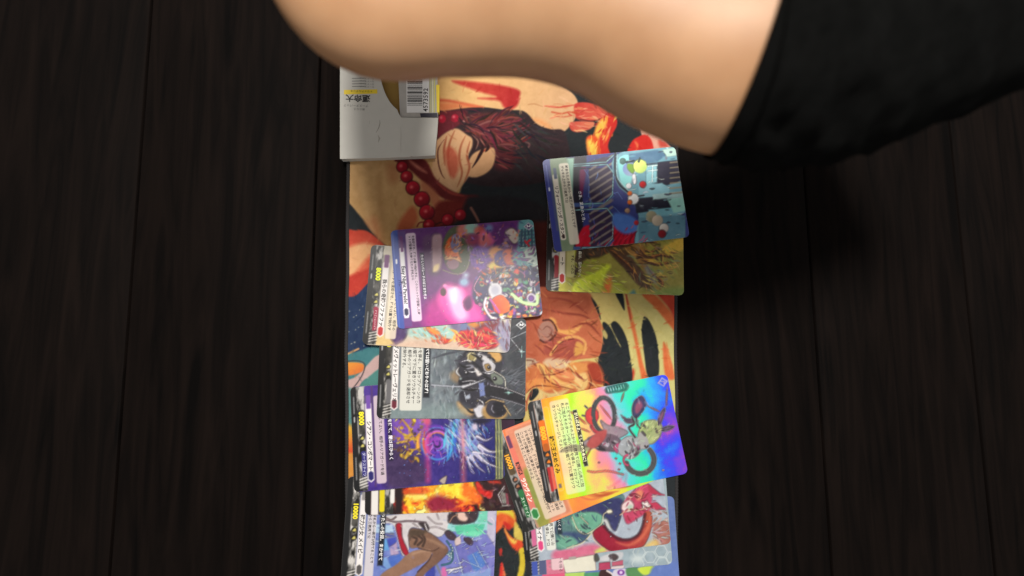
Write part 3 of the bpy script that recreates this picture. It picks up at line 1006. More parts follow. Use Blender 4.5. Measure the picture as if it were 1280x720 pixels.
    # small round robots: plain balls with stubby limbs
    def ball(x, y, r, c1, c2):
        cx, cy = 670 + x / 3.43, 170 + y / 3.43
        A.ell(cx, cy, r, r, c1, soft=.9, g=(cx - r, cy - r * .6, cx + r, cy + r, c2))
    ball(402, 142, 8.6, (120, 136, 190), (170, 186, 196))
    A.fill(z(395, 118, 425, 130, 415, 160, 392, 140), (118, 158, 60), soft=1)
    ball(446, 130, 8.6, (226, 240, 130), (170, 196, 110))
    A.line(z(366, 108, 390, 112, 420, 106), 1.6, (44, 54, 60))
    ball(372, 108, 3.6, (96, 128, 120), (60, 90, 90))
    A.line(z(445, 95, 440, 110), 2, (60, 80, 80))
    A.fill(z(412, 170, 426, 165, 430, 200, 418, 206), (222, 222, 226), soft=.8)
    ball(398, 214, 3.6, (240, 240, 240), (200, 200, 206))
    ball(458, 208, 4.2, (206, 40, 46), (150, 20, 30))
    ball(418, 270, 7, (240, 236, 230), (196, 200, 204))
    ball(402, 246, 3, (226, 120, 50), (196, 90, 40))
    ball(402, 284, 3, (226, 120, 50), (196, 90, 40))
    A.line(z(440, 258, 462, 254), 1, (40, 44, 50))
    A.line(z(440, 284, 462, 290), 1, (40, 44, 50))
    ball(392, 320, 3.4, (206, 170, 140), (120, 90, 80))
    ball(495, 345, 7, (178, 170, 140), (120, 116, 100))
    ball(520, 362, 7, (206, 190, 170), (150, 140, 126))
    ball(548, 395, 6, (226, 220, 210), (160, 150, 146))
    ball(540, 420, 5, (150, 40, 50), (100, 24, 36))
    ball(430, 372, 3, (196, 60, 66), (140, 40, 50))
    A.outline(210, 146)
    A.detail(120, 31, umin=1.6, amp=16, a=.4)
    A.cs = 'uv'
    A.box(-.1, -.1, .46, 6, (62, 70, 140))
    A.box(.30, .7, .46, 4.6, (92, 100, 120), r=.05, a=.6)
    A.line([(.2, .4), (.2, 2)], .05, (120, 130, 190), sm=False, a=.8)
    A.line([(.2, 1.85), (.2, 2.0)], .09, (235, 235, 245), sm=False)
    A.box(.50, 1.0, .84, 5.2, (228, 220, 206), r=.1)
    A.box(.60, .6, .80, 1.3, (96, 108, 130), r=.04)
    A.box(.60, 4.85, .76, 5.1, (70, 44, 44), r=.05)
    A.box(1.0, .35, 1.62, 5.55, (222, 214, 196), r=.12, a=.93)
    A.cs = 'px'


# ---- B: twisted brown roots on a yellow-green glade
def art_B(A):
    A.fill([(670, 230), (900, 230), (900, 390), (670, 390)], (196, 190, 78), sm=False, wob=16)
    z = Zm(670, 275, 3.43)
    x, y = A.X, A.Y
    A.fill(z(150, 50, 620, 40, 620, 350, 480, 330, 300, 300, 160, 340), (150, 140, 66), soft=6, wob=16)
    A.fill(z(150, 40, 270, 30, 200, 90, 190, 150, 160, 160), (206, 214, 62), soft=2, wob=10)
    A.fill(z(190, 60, 330, 40, 420, 60, 400, 120, 330, 130, 270, 160, 210, 170, 170, 240, 150, 220, 170, 150), (74, 58, 46), soft=1.6, wob=16)
    A.fill(z(170, 260, 260, 220, 300, 190, 320, 200, 300, 230, 270, 300, 160, 330), (204, 214, 60), soft=2, wob=10)
    A.fill(z(200, 300, 300, 260, 380, 300, 380, 330, 200, 330), (176, 178, 70), soft=4, wob=12)
    A.fill(z(280, 330, 300, 260, 320, 240, 322, 290, 305, 330), (222, 118, 54), soft=3, wob=10)
    A.fill(z(310, 130, 380, 130, 440, 200, 480, 260, 490, 290, 440, 280, 380, 210), (92, 66, 48), soft=1.5, wob=16)
    A.fill(z(370, 110, 450, 100, 480, 150, 470, 210, 510, 280, 480, 240, 420, 160), (150, 110, 60), soft=2, wob=16)
    for q in ((440, 120, 480, 160, 540, 150, 590, 170), (450, 170, 520, 190, 580, 180), (470, 190, 500, 240, 490, 290, 520, 300), (480, 150, 530, 120, 590, 130), (420, 100, 470, 90, 520, 100), (510, 240, 540, 270, 530, 300),
              (330, 90, 380, 110, 430, 90), (250, 90, 300, 100, 350, 80), (330, 140, 390, 190, 440, 250)):
        A.line(z(*q), 4.2, (78, 46, 32), soft=1, taper=2)
        A.line([(a + .8, b - 1) for a, b in z(*q)], 1.6, (206, 130, 62), soft=1, taper=2, a=.8)
    A.fill(z(460, 190, 500, 210, 520, 270, 490, 260), (126, 128, 136), soft=2, a=.7)
    A.fill(z(540, 120, 640, 70, 640, 120, 570, 150), (206, 170, 70), soft=2, wob=10)
    A.fill(z(520, 300, 640, 290, 640, 340, 520, 340), (130, 146, 74), soft=4, wob=14)
    A.line(z(390, 100, 420, 80, 440, 96), 3, (150, 160, 130), soft=1.4)
    A.fill(z(400, 320, 420, 300, 430, 330), (86, 128, 120), soft=2)
    A.accent(170, z(190, 60, 330, 40, 480, 90, 600, 130, 600, 190, 520, 300, 440, 280, 330, 140, 200, 170), [(58, 40, 30), (96, 66, 44), (150, 100, 56), (206, 150, 80), (40, 28, 24), (120, 128, 110)], 4, 10, 1.5, base=.6, turn=2.4)
    A.accent(90, z(160, 180, 330, 200, 380, 300, 160, 340), [(226, 232, 90), (180, 190, 50), (240, 240, 140), (140, 150, 40)], 5, 10, 1.6, base=.4, turn=1)
    A.accent(60, z(500, 60, 640, 60, 640, 340, 480, 330), [(230, 200, 100), (150, 160, 80), (206, 170, 70), (110, 120, 60)], 6, 11, 1.6, base=.5, turn=1)
    A.grain(9, .35, 3)
    unit_frame(A, 2, tag=(150, 42, 52), hexa=(186, 44, 40), bar=(226, 214, 196), box=(1.25, .4, 1.75, 5.0), boxc=(196, 190, 130), flav=(1.95, 1.2, 2.2, 3.5), metal=95)
    fine_print(A, seed=2)


# ---- C: purple toy parade under a pink glow
def art_C(A):
    A.fill([(480, 260), (690, 260), (690, 420), (480, 420)], (96, 44, 112), sm=False, wob=12, g=(540, 280, 560, 400, (112, 40, 116)))
    z = Zm(440, 260, 4)
    x, y = A.X, A.Y
    A.fill(z(370, 500, 420, 440, 560, 380, 640, 420, 640, 580, 380, 600), (176, 44, 136), soft=6, wob=12)
    # pale standing stone and dark arch
    A.fill(z(355, 150, 400, 130, 440, 140, 440, 320, 380, 330, 360, 240), (98, 62, 104), soft=2, wob=8)
    A.fill(z(400, 150, 425, 130, 452, 150, 445, 300, 405, 320, 400, 260), (176, 144, 152), soft=1.6, wob=8)
    A.fill(z(410, 290, 435, 280, 430, 310, 405, 320), (226, 200, 150), soft=1.4)
    # orange bundle in a green round basket
    A.ell(572, 312, 19, 30, (84, 92, 70), soft=1.2)
    A.line(z(455, 310, 520, 330, 570, 310, 590, 230, 575, 170, 545, 140), 1.4, (150, 140, 120), soft=.8)
    A.fill(z(470, 180, 490, 145, 530, 125, 550, 135, 530, 180, 535, 230, 545, 260, 500, 262, 465, 230), (214, 96, 44), soft=1.2, wob=16, g=(556, 300, 580, 320, (232, 128, 58)))
    A.ell(570, 304, 7, 12, (128, 124, 162), soft=1)
    A.ell(566, 330, 8, 7, (152, 112, 128), soft=1)
    A.line(z(470, 255, 510, 250, 545, 268), 3, (238, 182, 130), soft=1)
    # purple ball of yarn
    A.ell(601, 322, 13.5, 15, (112, 56, 158), soft=1)
    for k in range(5):
        A.line(z(592 + 14 * k, 205, 600 + 20 * k, 290), 1.1, (148, 96, 190), soft=.7, a=.7)
        A.line(z(595, 215 + 18 * k, 690, 200 + 22 * k), 1.0, (84, 36, 128), soft=.7, a=.6)
    A.line(z(640, 255, 632, 264, 642, 274, 656, 272), 1.6, (226, 206, 200), soft=.7)
    # soft party lights
    for bx, by, r, cc in ((560, 110, 9, (206, 120, 112)), (600, 100, 9, (150, 196, 180)), (640, 115, 7, (196, 90, 80)), (665, 140, 7, (226, 110, 150)), (690, 165, 6, (206, 96, 140)), (684, 100, 5, (110, 136, 176)),
                          (660, 165, 8, (206, 110, 110)), (720, 225, 9, (226, 150, 70)), (712, 300, 9, (236, 214, 84)), (735, 298, 6, (240, 190, 80)), (600, 160, 8, (150, 60, 90)), (560, 370, 6, (150, 190, 214)), (570, 335, 4, (190, 206, 226))):
        A.ell(440 + bx / 4, 260 + by / 4, r, r * .9, cc, soft=2.6, a=.9)
    # balloon with basket
    A.fill(z(765, 120, 800, 100, 835, 130, 838, 160, 810, 180, 780, 150), (206, 190, 180), soft=1.2, wob=8)
    A.fill(z(768, 130, 790, 175, 800, 190, 760, 190), (150, 120, 150), soft=1.6)
    A.ell(627, 323, 9, 10, (74, 52, 136), soft=1)
    A.fill(z(755, 220, 790, 205, 808, 240, 812, 280, 780, 285, 760, 260), (206, 92, 60), soft=1.4, wob=16)
    A.line(z(755, 295, 790, 290, 815, 292), 2.4, (240, 220, 200))
    # pale teal wall with scribbled paint in the upper corner
    A.fill(z(840, 60, 960, 60, 960, 420, 880, 400, 840, 300, 800, 260, 830, 180), (104, 160, 166), soft=2, wob=10)
    A.fill(z(870, 200, 960, 180, 960, 320, 890, 290, 860, 240), (190, 206, 196), soft=2, wob=6)
    for k in range(5):
        A.line(z(850 + 16 * k, 110, 846 + 18 * k, 190), 1.4, (46, 70, 96), soft=.8)
        A.line(z(840, 120 + 18 * k, 940, 112 + 18 * k), 1.2, (52, 80, 104), soft=.8, a=.8)
    A.line(z(865, 165, 885, 190, 875, 175, 890, 160), 2.4, (206, 46, 60), soft=.7)
    for q in ((820, 240, 850, 220, 860, 250, 830, 255), (880, 215, 910, 195, 905, 225, 885, 232), (850, 260, 880, 262), (810, 210, 830, 222)):
        A.line(z(*q), 2, (140, 86, 150), soft=.8)
    # heap of toys: plain coloured blobs, cups, rings and beads
    q = np.random.RandomState(4)
    A.fill(z(640, 330, 760, 300, 900, 300, 945, 360, 945, 530, 720, 560, 660, 500, 600, 440), (56, 50, 92), soft=2, wob=14)
    pal = [(206, 60, 66), (232, 228, 226), (236, 130, 50), (96, 160, 120), (120, 70, 160), (240, 200, 80), (60, 60, 110), (176, 206, 150), (206, 120, 150), (54, 50, 84), (240, 240, 236), (92, 52, 120)]
    for k in range(60):
        bx, by = 640 + q.rand() * 300, 310 + q.rand() * 240
        if by < 330 and bx < 660:
            continue
        A.ell(440 + bx / 4, 260 + by / 4, 1.6 + 2.8 * q.rand(), 1.4 + 2.4 * q.rand(), pal[q.randint(len(pal))], rot=q.rand() * 3, soft=.7, wob=10)
    for k in range(26):
        bx, by = 650 + q.rand() * 280, 310 + q.rand() * 230
        w1, w2 = q.rand(2) * 40 - 20
        A.line(z(bx, by, bx + w1, by + w2, bx + w1 * 1.6, by - w2), 1.2, pal[q.randint(len(pal))], soft=.6)
    A.accent(230, z(640, 330, 760, 300, 900, 290, 945, 360, 945, 530, 720, 560, 650, 500, 600, 420), pal + [(40, 34, 66), (40, 34, 66), (250, 248, 246), (230, 80, 50)], 7, 10, 1.8, turn=6, blob=.8)
    A.accent(110, z(560, 90, 700, 80, 830, 90, 830, 300, 700, 320, 600, 300), [(150, 80, 160), (96, 40, 110), (206, 120, 110), (226, 150, 90), (176, 130, 190), (70, 40, 100)], 8, 6, 1.8, turn=5, blob=.4)
    A.accent(50, z(465, 180, 530, 125, 550, 140, 545, 260, 480, 262), [(240, 140, 70), (170, 60, 30), (250, 180, 120), (206, 90, 40)], 9, 5, 1.4, turn=3)
    A.accent(60, z(840, 70, 950, 70, 950, 420, 860, 380), [(60, 96, 120), (180, 206, 206), (120, 80, 150), (226, 232, 226), (80, 140, 150)], 10, 6, 1.3, turn=5)
    A.ell(619, 363, 9, 10, (206, 204, 210), soft=1)
    A.ell(619, 363, 5, 6, (150, 150, 170), soft=2, a=.6)
    A.fill(z(700, 460, 745, 435, 785, 470, 785, 515, 740, 530, 710, 510), (226, 74, 40), soft=1.1, wob=14, g=(618, 380, 636, 376, (240, 120, 50)))
    A.line(z(670, 450, 662, 490, 690, 540, 720, 552), 3.4, (232, 216, 226), soft=.8)
    A.line(z(690, 455, 715, 490, 735, 520), 3, (178, 86, 160), soft=.8)
    A.line(z(800, 430, 850, 470, 920, 480, 925, 440), 5, (190, 216, 160), soft=1)
    A.ell(664, 372, 6, 6, (200, 190, 206), soft=.9)
    A.ell(664, 373, 3.4, 3.6, (116, 70, 150), soft=.9)
    for bx, by in ((745, 545), (760, 540), (830, 530), (700, 550), (900, 515)):
        A.box(440 + bx / 4 - 2, 260 + by / 4 - 1.5, 440 + bx / 4 + 3, 260 + by / 4 + 1.4, (232, 228, 224), r=.8)
    # pink glow
    A.fill(z(430, 460, 470, 380, 540, 400, 570, 430, 560, 500, 600, 480, 640, 520, 650, 560, 560, 580, 500, 570), (226, 84, 166), soft=4, wob=8)
    A.fill(z(470, 410, 500, 395, 550, 410, 560, 480, 580, 540, 540, 565, 500, 520), (240, 176, 214), soft=4, wob=6)
    A.fill(z(490, 410, 525, 400, 520, 470, 495, 460), (250, 220, 240), soft=3)
    A.ell(554, 365, 3.2, 4.6, (86, 56, 66), soft=1)
    A.ell(556, 357, 3, 2.6, (240, 140, 200), soft=1.4)
    A.fill(z(560, 470, 590, 440, 600, 490, 575, 510), (92, 30, 90), soft=2)
    A.line(z(640, 340, 610, 400, 640, 440), 1.4, (226, 150, 190), soft=.7)
    stars(A, 34, 530, 280, 640, 405, (240, 214, 240), 5, .6)
    A.outline(210, 146)
    A.detail(250, 32, umin=1.4, ln=4, w=1.6, amp=24)
    A.cs = 'uv'
    A.box(-.1, -.1, .42, 6, (62, 84, 160))
    A.line([(.12, .1), (.12, 5.8)], .05, (96, 120, 190), sm=False, a=.7)
    A.line([(.22, 1.8), (.22, 2.0)], .1, (236, 236, 246), sm=False)
    A.box(.40, .1, .86, 5.8, (96, 84, 140), a=.55)
    A.box(.44, 1.1, .72, 5.3, (238, 232, 236), r=.06)
    A.box(.52, .4, .68, 1.35, (116, 60, 120), r=.04)
    A.fill([(.42, 4.75), (.58, 4.62), (.76, 4.75), (.76, 5.12), (.58, 5.26), (.42, 5.12)], (236, 232, 236), sm=False)
    A.fill([(.47, 4.8), (.58, 4.70), (.70, 4.8), (.70, 5.08), (.58, 5.18), (.47, 5.08)], (36, 34, 74), sm=False)
    A.box(.86, .25, 1.46, 5.55, (226, 206, 220), r=.12, a=.92)
    A.box(1.62, 1.5, 1.86, 4.0, (42, 26, 62), a=.92, soft=1.2)
    A.cs = 'px'
    grade_mark(A, 8.28, .42, .26, (86, 60, 110), (200, 196, 206))


# ---- D: red flame ribbons on a pale sky
def art_D(A):
    A.fill([(440, 290), (690, 290), (690, 450), (440, 450)], (206, 196, 178), sm=False, wob=12)
    z = Zm(440, 350, 8)
    A.fill(z(400, 500, 560, 470, 520, 600, 440, 650, 380, 640), (78, 50, 104), soft=1.6, wob=8)
    A.fill(z(180, 560, 300, 520, 420, 640, 240, 650), (220, 190, 130), soft=2, wob=10)
    A.fill(z(560, 500, 760, 460, 1000, 470, 1010, 560, 880, 580, 720, 590, 600, 560), (164, 204, 196), soft=4, wob=12)
    A.fill(z(480, 620, 700, 590, 1100, 620, 1240, 690, 480, 680), (216, 186, 164), soft=4, wob=10)
    A.fill(z(1000, 420, 1400, 380, 1500, 480, 1240, 520, 1040, 520), (128, 116, 150), soft=3, wob=12)
    A.ell(440 + 1140 / 8, 350 + 470 / 8, 7, 8, (116, 126, 166), soft=1.5)
    A.fill(z(1160, 440, 1300, 400, 1440, 390, 1360, 450, 1240, 480), (216, 140, 60), soft=2, wob=10)
    A.fill(z(1240, 480, 1440, 380, 1460, 480, 1380, 520, 1280, 520), (132, 42, 52), soft=2, wob=10)
    A.fill(z(740, 480, 800, 470, 860, 520, 920, 580, 1000, 600, 920, 640, 800, 610, 860, 590, 800, 550), (220, 66, 50), soft=1.2, wob=14)
    A.fill(z(750, 480, 830, 480, 880, 540, 820, 545), (238, 150, 66), soft=1.6, wob=10)
    A.line(z(960, 490, 1040, 520, 1020, 580, 960, 620), 3.6, (244, 190, 80), soft=1, taper=2)
    A.fill(z(1060, 540, 1150, 500, 1250, 520, 1340, 470, 1440, 560, 1480, 620, 1420, 680, 1300, 690, 1180, 660, 1100, 650), (214, 46, 60), soft=1.5, wob=18)
    for q, cc in (((1000, 500, 1080, 560, 1160, 600, 1240, 590), (246, 150, 70)), ((1180, 470, 1240, 540, 1340, 560, 1440, 600), (240, 110, 70)), ((1100, 640, 1200, 620, 1320, 650, 1420, 640), (230, 60, 110)),
                  ((1300, 520, 1400, 540, 1460, 610), (150, 24, 40)), ((1160, 560, 1240, 610, 1330, 620), (150, 24, 48)), ((1040, 510, 1060, 570, 1020, 620), (250, 210, 110))):
        A.line(z(*q), 3.2, cc, soft=1, taper=2)
    A.fill(z(1420, 500, 1560, 440, 1600, 700, 1500, 700), (150, 146, 170), soft=3, wob=12)
    A.accent(130, z(1040, 530, 1250, 500, 1440, 540, 1480, 640, 1300, 690, 1080, 650), [(240, 90, 60), (150, 20, 40), (250, 170, 80), (220, 40, 80), (250, 220, 140)], 11, 7, 1.4, base=.3, turn=3)
    A.accent(60, z(560, 480, 1000, 460, 1000, 600, 700, 640), [(190, 220, 210), (140, 180, 180), (236, 220, 190), (226, 140, 70)], 12, 7, 1.5, turn=2)
    A.accent(60, z(1160, 390, 1560, 380, 1560, 680, 1440, 520), [(150, 140, 170), (206, 200, 214), (120, 60, 70), (176, 170, 190)], 13, 8, 1.5, base=1.2, turn=1)
    A.grain(8, .4, 9)
    unit_frame(A, 4, tag=(156, 46, 74), hexa=(190, 50, 52), box=(1.26, .3, 1.9, 5.5), boxc=(228, 214, 190), metal=110)
    fine_print(A, seed=4)


# ---- E: grey machine of barrels and wheels
def art_E(A):
    A.fill([(450, 380), (680, 380), (680, 540), (450, 540)], (118, 126, 132), sm=False, wob=20, g=(540, 460, 650, 430, (62, 64, 70)))
    z = Zm(430, 390, 4.8)
    q = np.random.RandomState(3)
    for k in range(46):
        bx, by = 520 + q.rand() * 180, 210 + q.rand() * 400
        A.line(z(bx, by, bx + 6 - 12 * q.rand(), by + 20 + 30 * q.rand()), 2.4 + 3 * q.rand(), (170, 182, 186) if k % 3 else (86, 98, 108), soft=2, a=.45, taper=2)
    for k in range(14):
        A.line(z(930 + q.rand() * 60, 440 - 60 * q.rand(), 1090, 300 + k * 14), 1.2, (150, 156, 166), soft=.8, a=.35, taper=2)
    A.line(z(1110, 110, 1000, 160, 1066, 240), 1.4, (196, 200, 206), sm=False)
    A.line(z(1040, 235, 1096, 240), 1.0, (190, 240, 236), soft=.7, taper=2)
    A.line(z(1066, 200, 1066, 275), 1.0, (190, 240, 236), soft=.7, taper=2)
    A.ell(430 + 1066 / 4.8, 390 + 238 / 4.8, 1.6, 1.6, (226, 250, 246), soft=1.2)
    A.accent(70, z(520, 210, 700, 230, 690, 600, 520, 600), [(170, 184, 190), (96, 106, 114), (196, 206, 208), (76, 86, 94)], 15, 8, 1.8, base=1.5, turn=.6, a=.5)
    A.accent(60, z(960, 110, 1090, 110, 1090, 600, 960, 560), [(50, 50, 56), (110, 114, 122), (160, 166, 172), (76, 78, 84)], 16, 12, 1.1, base=-.7, turn=.5, a=.55)
    # machine mass
    A.fill(z(690, 280, 760, 230, 900, 215, 960, 260, 950, 330, 920, 420, 960, 470, 900, 600, 780, 640, 690, 560, 720, 470, 670, 400), (58, 56, 66), soft=3, wob=16)
    A.accent(130, z(690, 270, 770, 225, 930, 225, 960, 300, 940, 430, 960, 520, 900, 620, 760, 640, 690, 560, 720, 460, 680, 380), [(24, 22, 28), (30, 28, 36), (44, 42, 52), (226, 226, 232), (180, 182, 194), (120, 120, 136), (200, 166, 104), (90, 96, 130), (16, 14, 18)], 14, 6, 1.3, turn=5)
    A.fill(z(860, 230, 930, 235, 945, 290, 900, 300, 880, 260), (206, 162, 96), soft=1.4, wob=12)
    A.fill(z(680, 540, 740, 560, 780, 540, 770, 620, 700, 600), (196, 152, 100), soft=2.4, wob=14)
    A.fill(z(640, 370, 690, 350, 690, 420, 650, 410), (166, 138, 104), soft=3, a=.8)
    A.ell(430 + 765 / 4.8, 390 + 272 / 4.8, 6.4, 6.8, (206, 196, 150), soft=1)
    A.ell(430 + 765 / 4.8, 390 + 272 / 4.8, 3.4, 3.8, (150, 136, 86), soft=1)
    A.line(z(735, 300, 720, 260, 745, 235, 775, 235), 2.6, (44, 42, 52))
    A.fill(z(660, 290, 700, 285, 740, 270, 720, 310, 690, 300), (66, 62, 76), soft=.8)
    A.fill(z(700, 320, 760, 305, 800, 340, 790, 385, 730, 395, 690, 370), (50, 48, 58), soft=1, wob=8)
    A.line(z(690, 330, 676, 360, 700, 388), 3, (206, 206, 206), soft=.9, taper=2)
    A.fill(z(730, 320, 770, 315, 780, 335, 740, 345), (140, 140, 150), soft=1)
    A.fill(z(780, 330, 830, 370, 800, 385), (214, 208, 206), soft=.9)
    A.line(z(770, 300, 820, 340, 860, 400), 3.2, (34, 32, 40))
    A.fill(z(700, 400, 780, 390, 820, 420, 740, 450, 690, 440), (40, 38, 46), soft=1, wob=8)
    A.fill(z(830, 300, 890, 290, 900, 350, 850, 360), (196, 192, 196), soft=1, wob=14)
    A.fill(z(842, 318, 870, 312, 882, 345, 856, 352), (160, 130, 80), soft=1)
    A.fill(z(800, 250, 860, 265, 880, 300, 830, 290), (206, 204, 206), soft=1.2, wob=10)
    A.fill(z(885, 360, 950, 400, 945, 435, 890, 425), (120, 128, 116), soft=1, wob=16)
    A.line(z(890, 350, 960, 395, 970, 450, 990, 480), 1.5, (206, 204, 190))
    for q in ((700, 300, 740, 290, 770, 300), (705, 420, 760, 412, 800, 418), (720, 350, 770, 360, 800, 350), (830, 360, 870, 370, 900, 360), (740, 500, 770, 520, 775, 560), (800, 520, 830, 540, 840, 560), (880, 300, 905, 320, 900, 350)):
        A.line(z(*q), 1.5, (232, 232, 236), soft=.6, taper=2)
    for q in ((690, 310, 720, 330, 760, 328), (760, 250, 800, 270, 830, 300), (820, 380, 870, 400, 900, 430), (700, 460, 760, 470, 800, 460), (720, 560, 760, 600, 800, 600), (860, 270, 890, 280, 910, 300)):
        A.line(z(*q), 2.2, (18, 16, 20), soft=.6, taper=2)
    for bx, by, r in ((735, 365, 3), (820, 270, 2.2), (870, 332, 2), (760, 430, 2), (720, 530, 2.6), (905, 400, 2.4)):
        A.ell(430 + bx / 4.8, 390 + by / 4.8, r, r, (30, 28, 34), soft=.7)
        A.ell(430 + bx / 4.8 - .6, 390 + by / 4.8 - .6, r * .4, r * .4, (240, 240, 244), soft=.5)
    # long barrel and lance
    A.fill(z(860, 440, 960, 455, 1090, 500, 1090, 550, 1000, 530, 850, 500), (44, 42, 48), soft=1, wob=6)
    A.line(z(880, 440, 980, 462, 1090, 505), 1.6, (160, 156, 160))
    A.line(z(880, 505, 980, 530, 1090, 565), 1.4, (130, 128, 136))
    A.line(z(525, 437, 640, 446, 720, 446), 2.2, (176, 180, 190), soft=.8, taper=0)
    A.line(z(715, 448, 790, 425, 850, 400), 4.4, (206, 206, 212), soft=.9, taper=1)
    A.line(z(530, 278, 620, 250, 720, 230), 2.4, (70, 74, 84), soft=.9, taper=2)
    A.line(z(660, 500, 700, 470), 2, (90, 92, 100), taper=2)
    A.fill(z(806, 425, 840, 420, 850, 500, 815, 510), (122, 134, 182), sm=False, soft=.8)
    A.fill(z(775, 560, 840, 560, 850, 610, 800, 635), (206, 204, 212), soft=1, wob=8)
    A.fill(z(700, 480, 770, 480, 800, 560, 740, 580, 700, 540), (54, 52, 62), soft=1.2, wob=12)
    A.line(z(720, 470, 735, 540), 2, (170, 176, 186), taper=2)
    A.ell(430 + 745 / 4.8, 390 + 510 / 4.8, 3.4, 3, (170, 176, 190), soft=1)
    # drum wheel
    cx, cy = 430 + 915 / 4.8, 390 + 580 / 4.8
    A.ell(cx - 2, cy + 4, 16, 12, (176, 142, 92), soft=2, wob=12)
    A.ell(cx, cy, 13, 11, (64, 60, 70), soft=1)
    A.ell(cx + 2, cy, 9.5, 9, (38, 36, 44), soft=1)
    A.line([(cx - 5, cy - 4), (cx - 6, cy + 1), (cx - 3, cy + 5)], 2.2, (140, 138, 150), soft=1)
    A.line(z(850, 545, 890, 525, 960, 540), 2, (176, 150, 110))
    A.line(z(960, 560, 1000, 620), 1.6, (206, 180, 130))
    stars(A, 24, 560, 400, 655, 520, (220, 232, 236), 6, .5)
    for a, b in ((1066, 238), (990, 484), (700, 400)):
        A.ell(430 + a / 4.8, 390 + b / 4.8, 1.3, 1.3, (220, 250, 246), soft=1.2)
    A.line(z(960, 482, 1020, 486), .9, (180, 236, 226), taper=2)
    A.fill(z(300, 570, 700, 560, 700, 640, 280, 640), (140, 160, 158), soft=6, a=.5)
    A.grain(7, .5, 12)
    unit_frame(A, 5, tag=(110, 108, 110), hexa=(110, 40, 56), box=(1.28, .25, 2.55, 5.45), boxc=(224, 222, 212), flav=(2.62, .4, 2.98, 4.7), metal=112, subtag=True, tab=(120, 118, 120))
    fine_print(A, seed=5)
    grade_mark(A, 8.3, .42, .27, (74, 74, 80), (224, 224, 226))


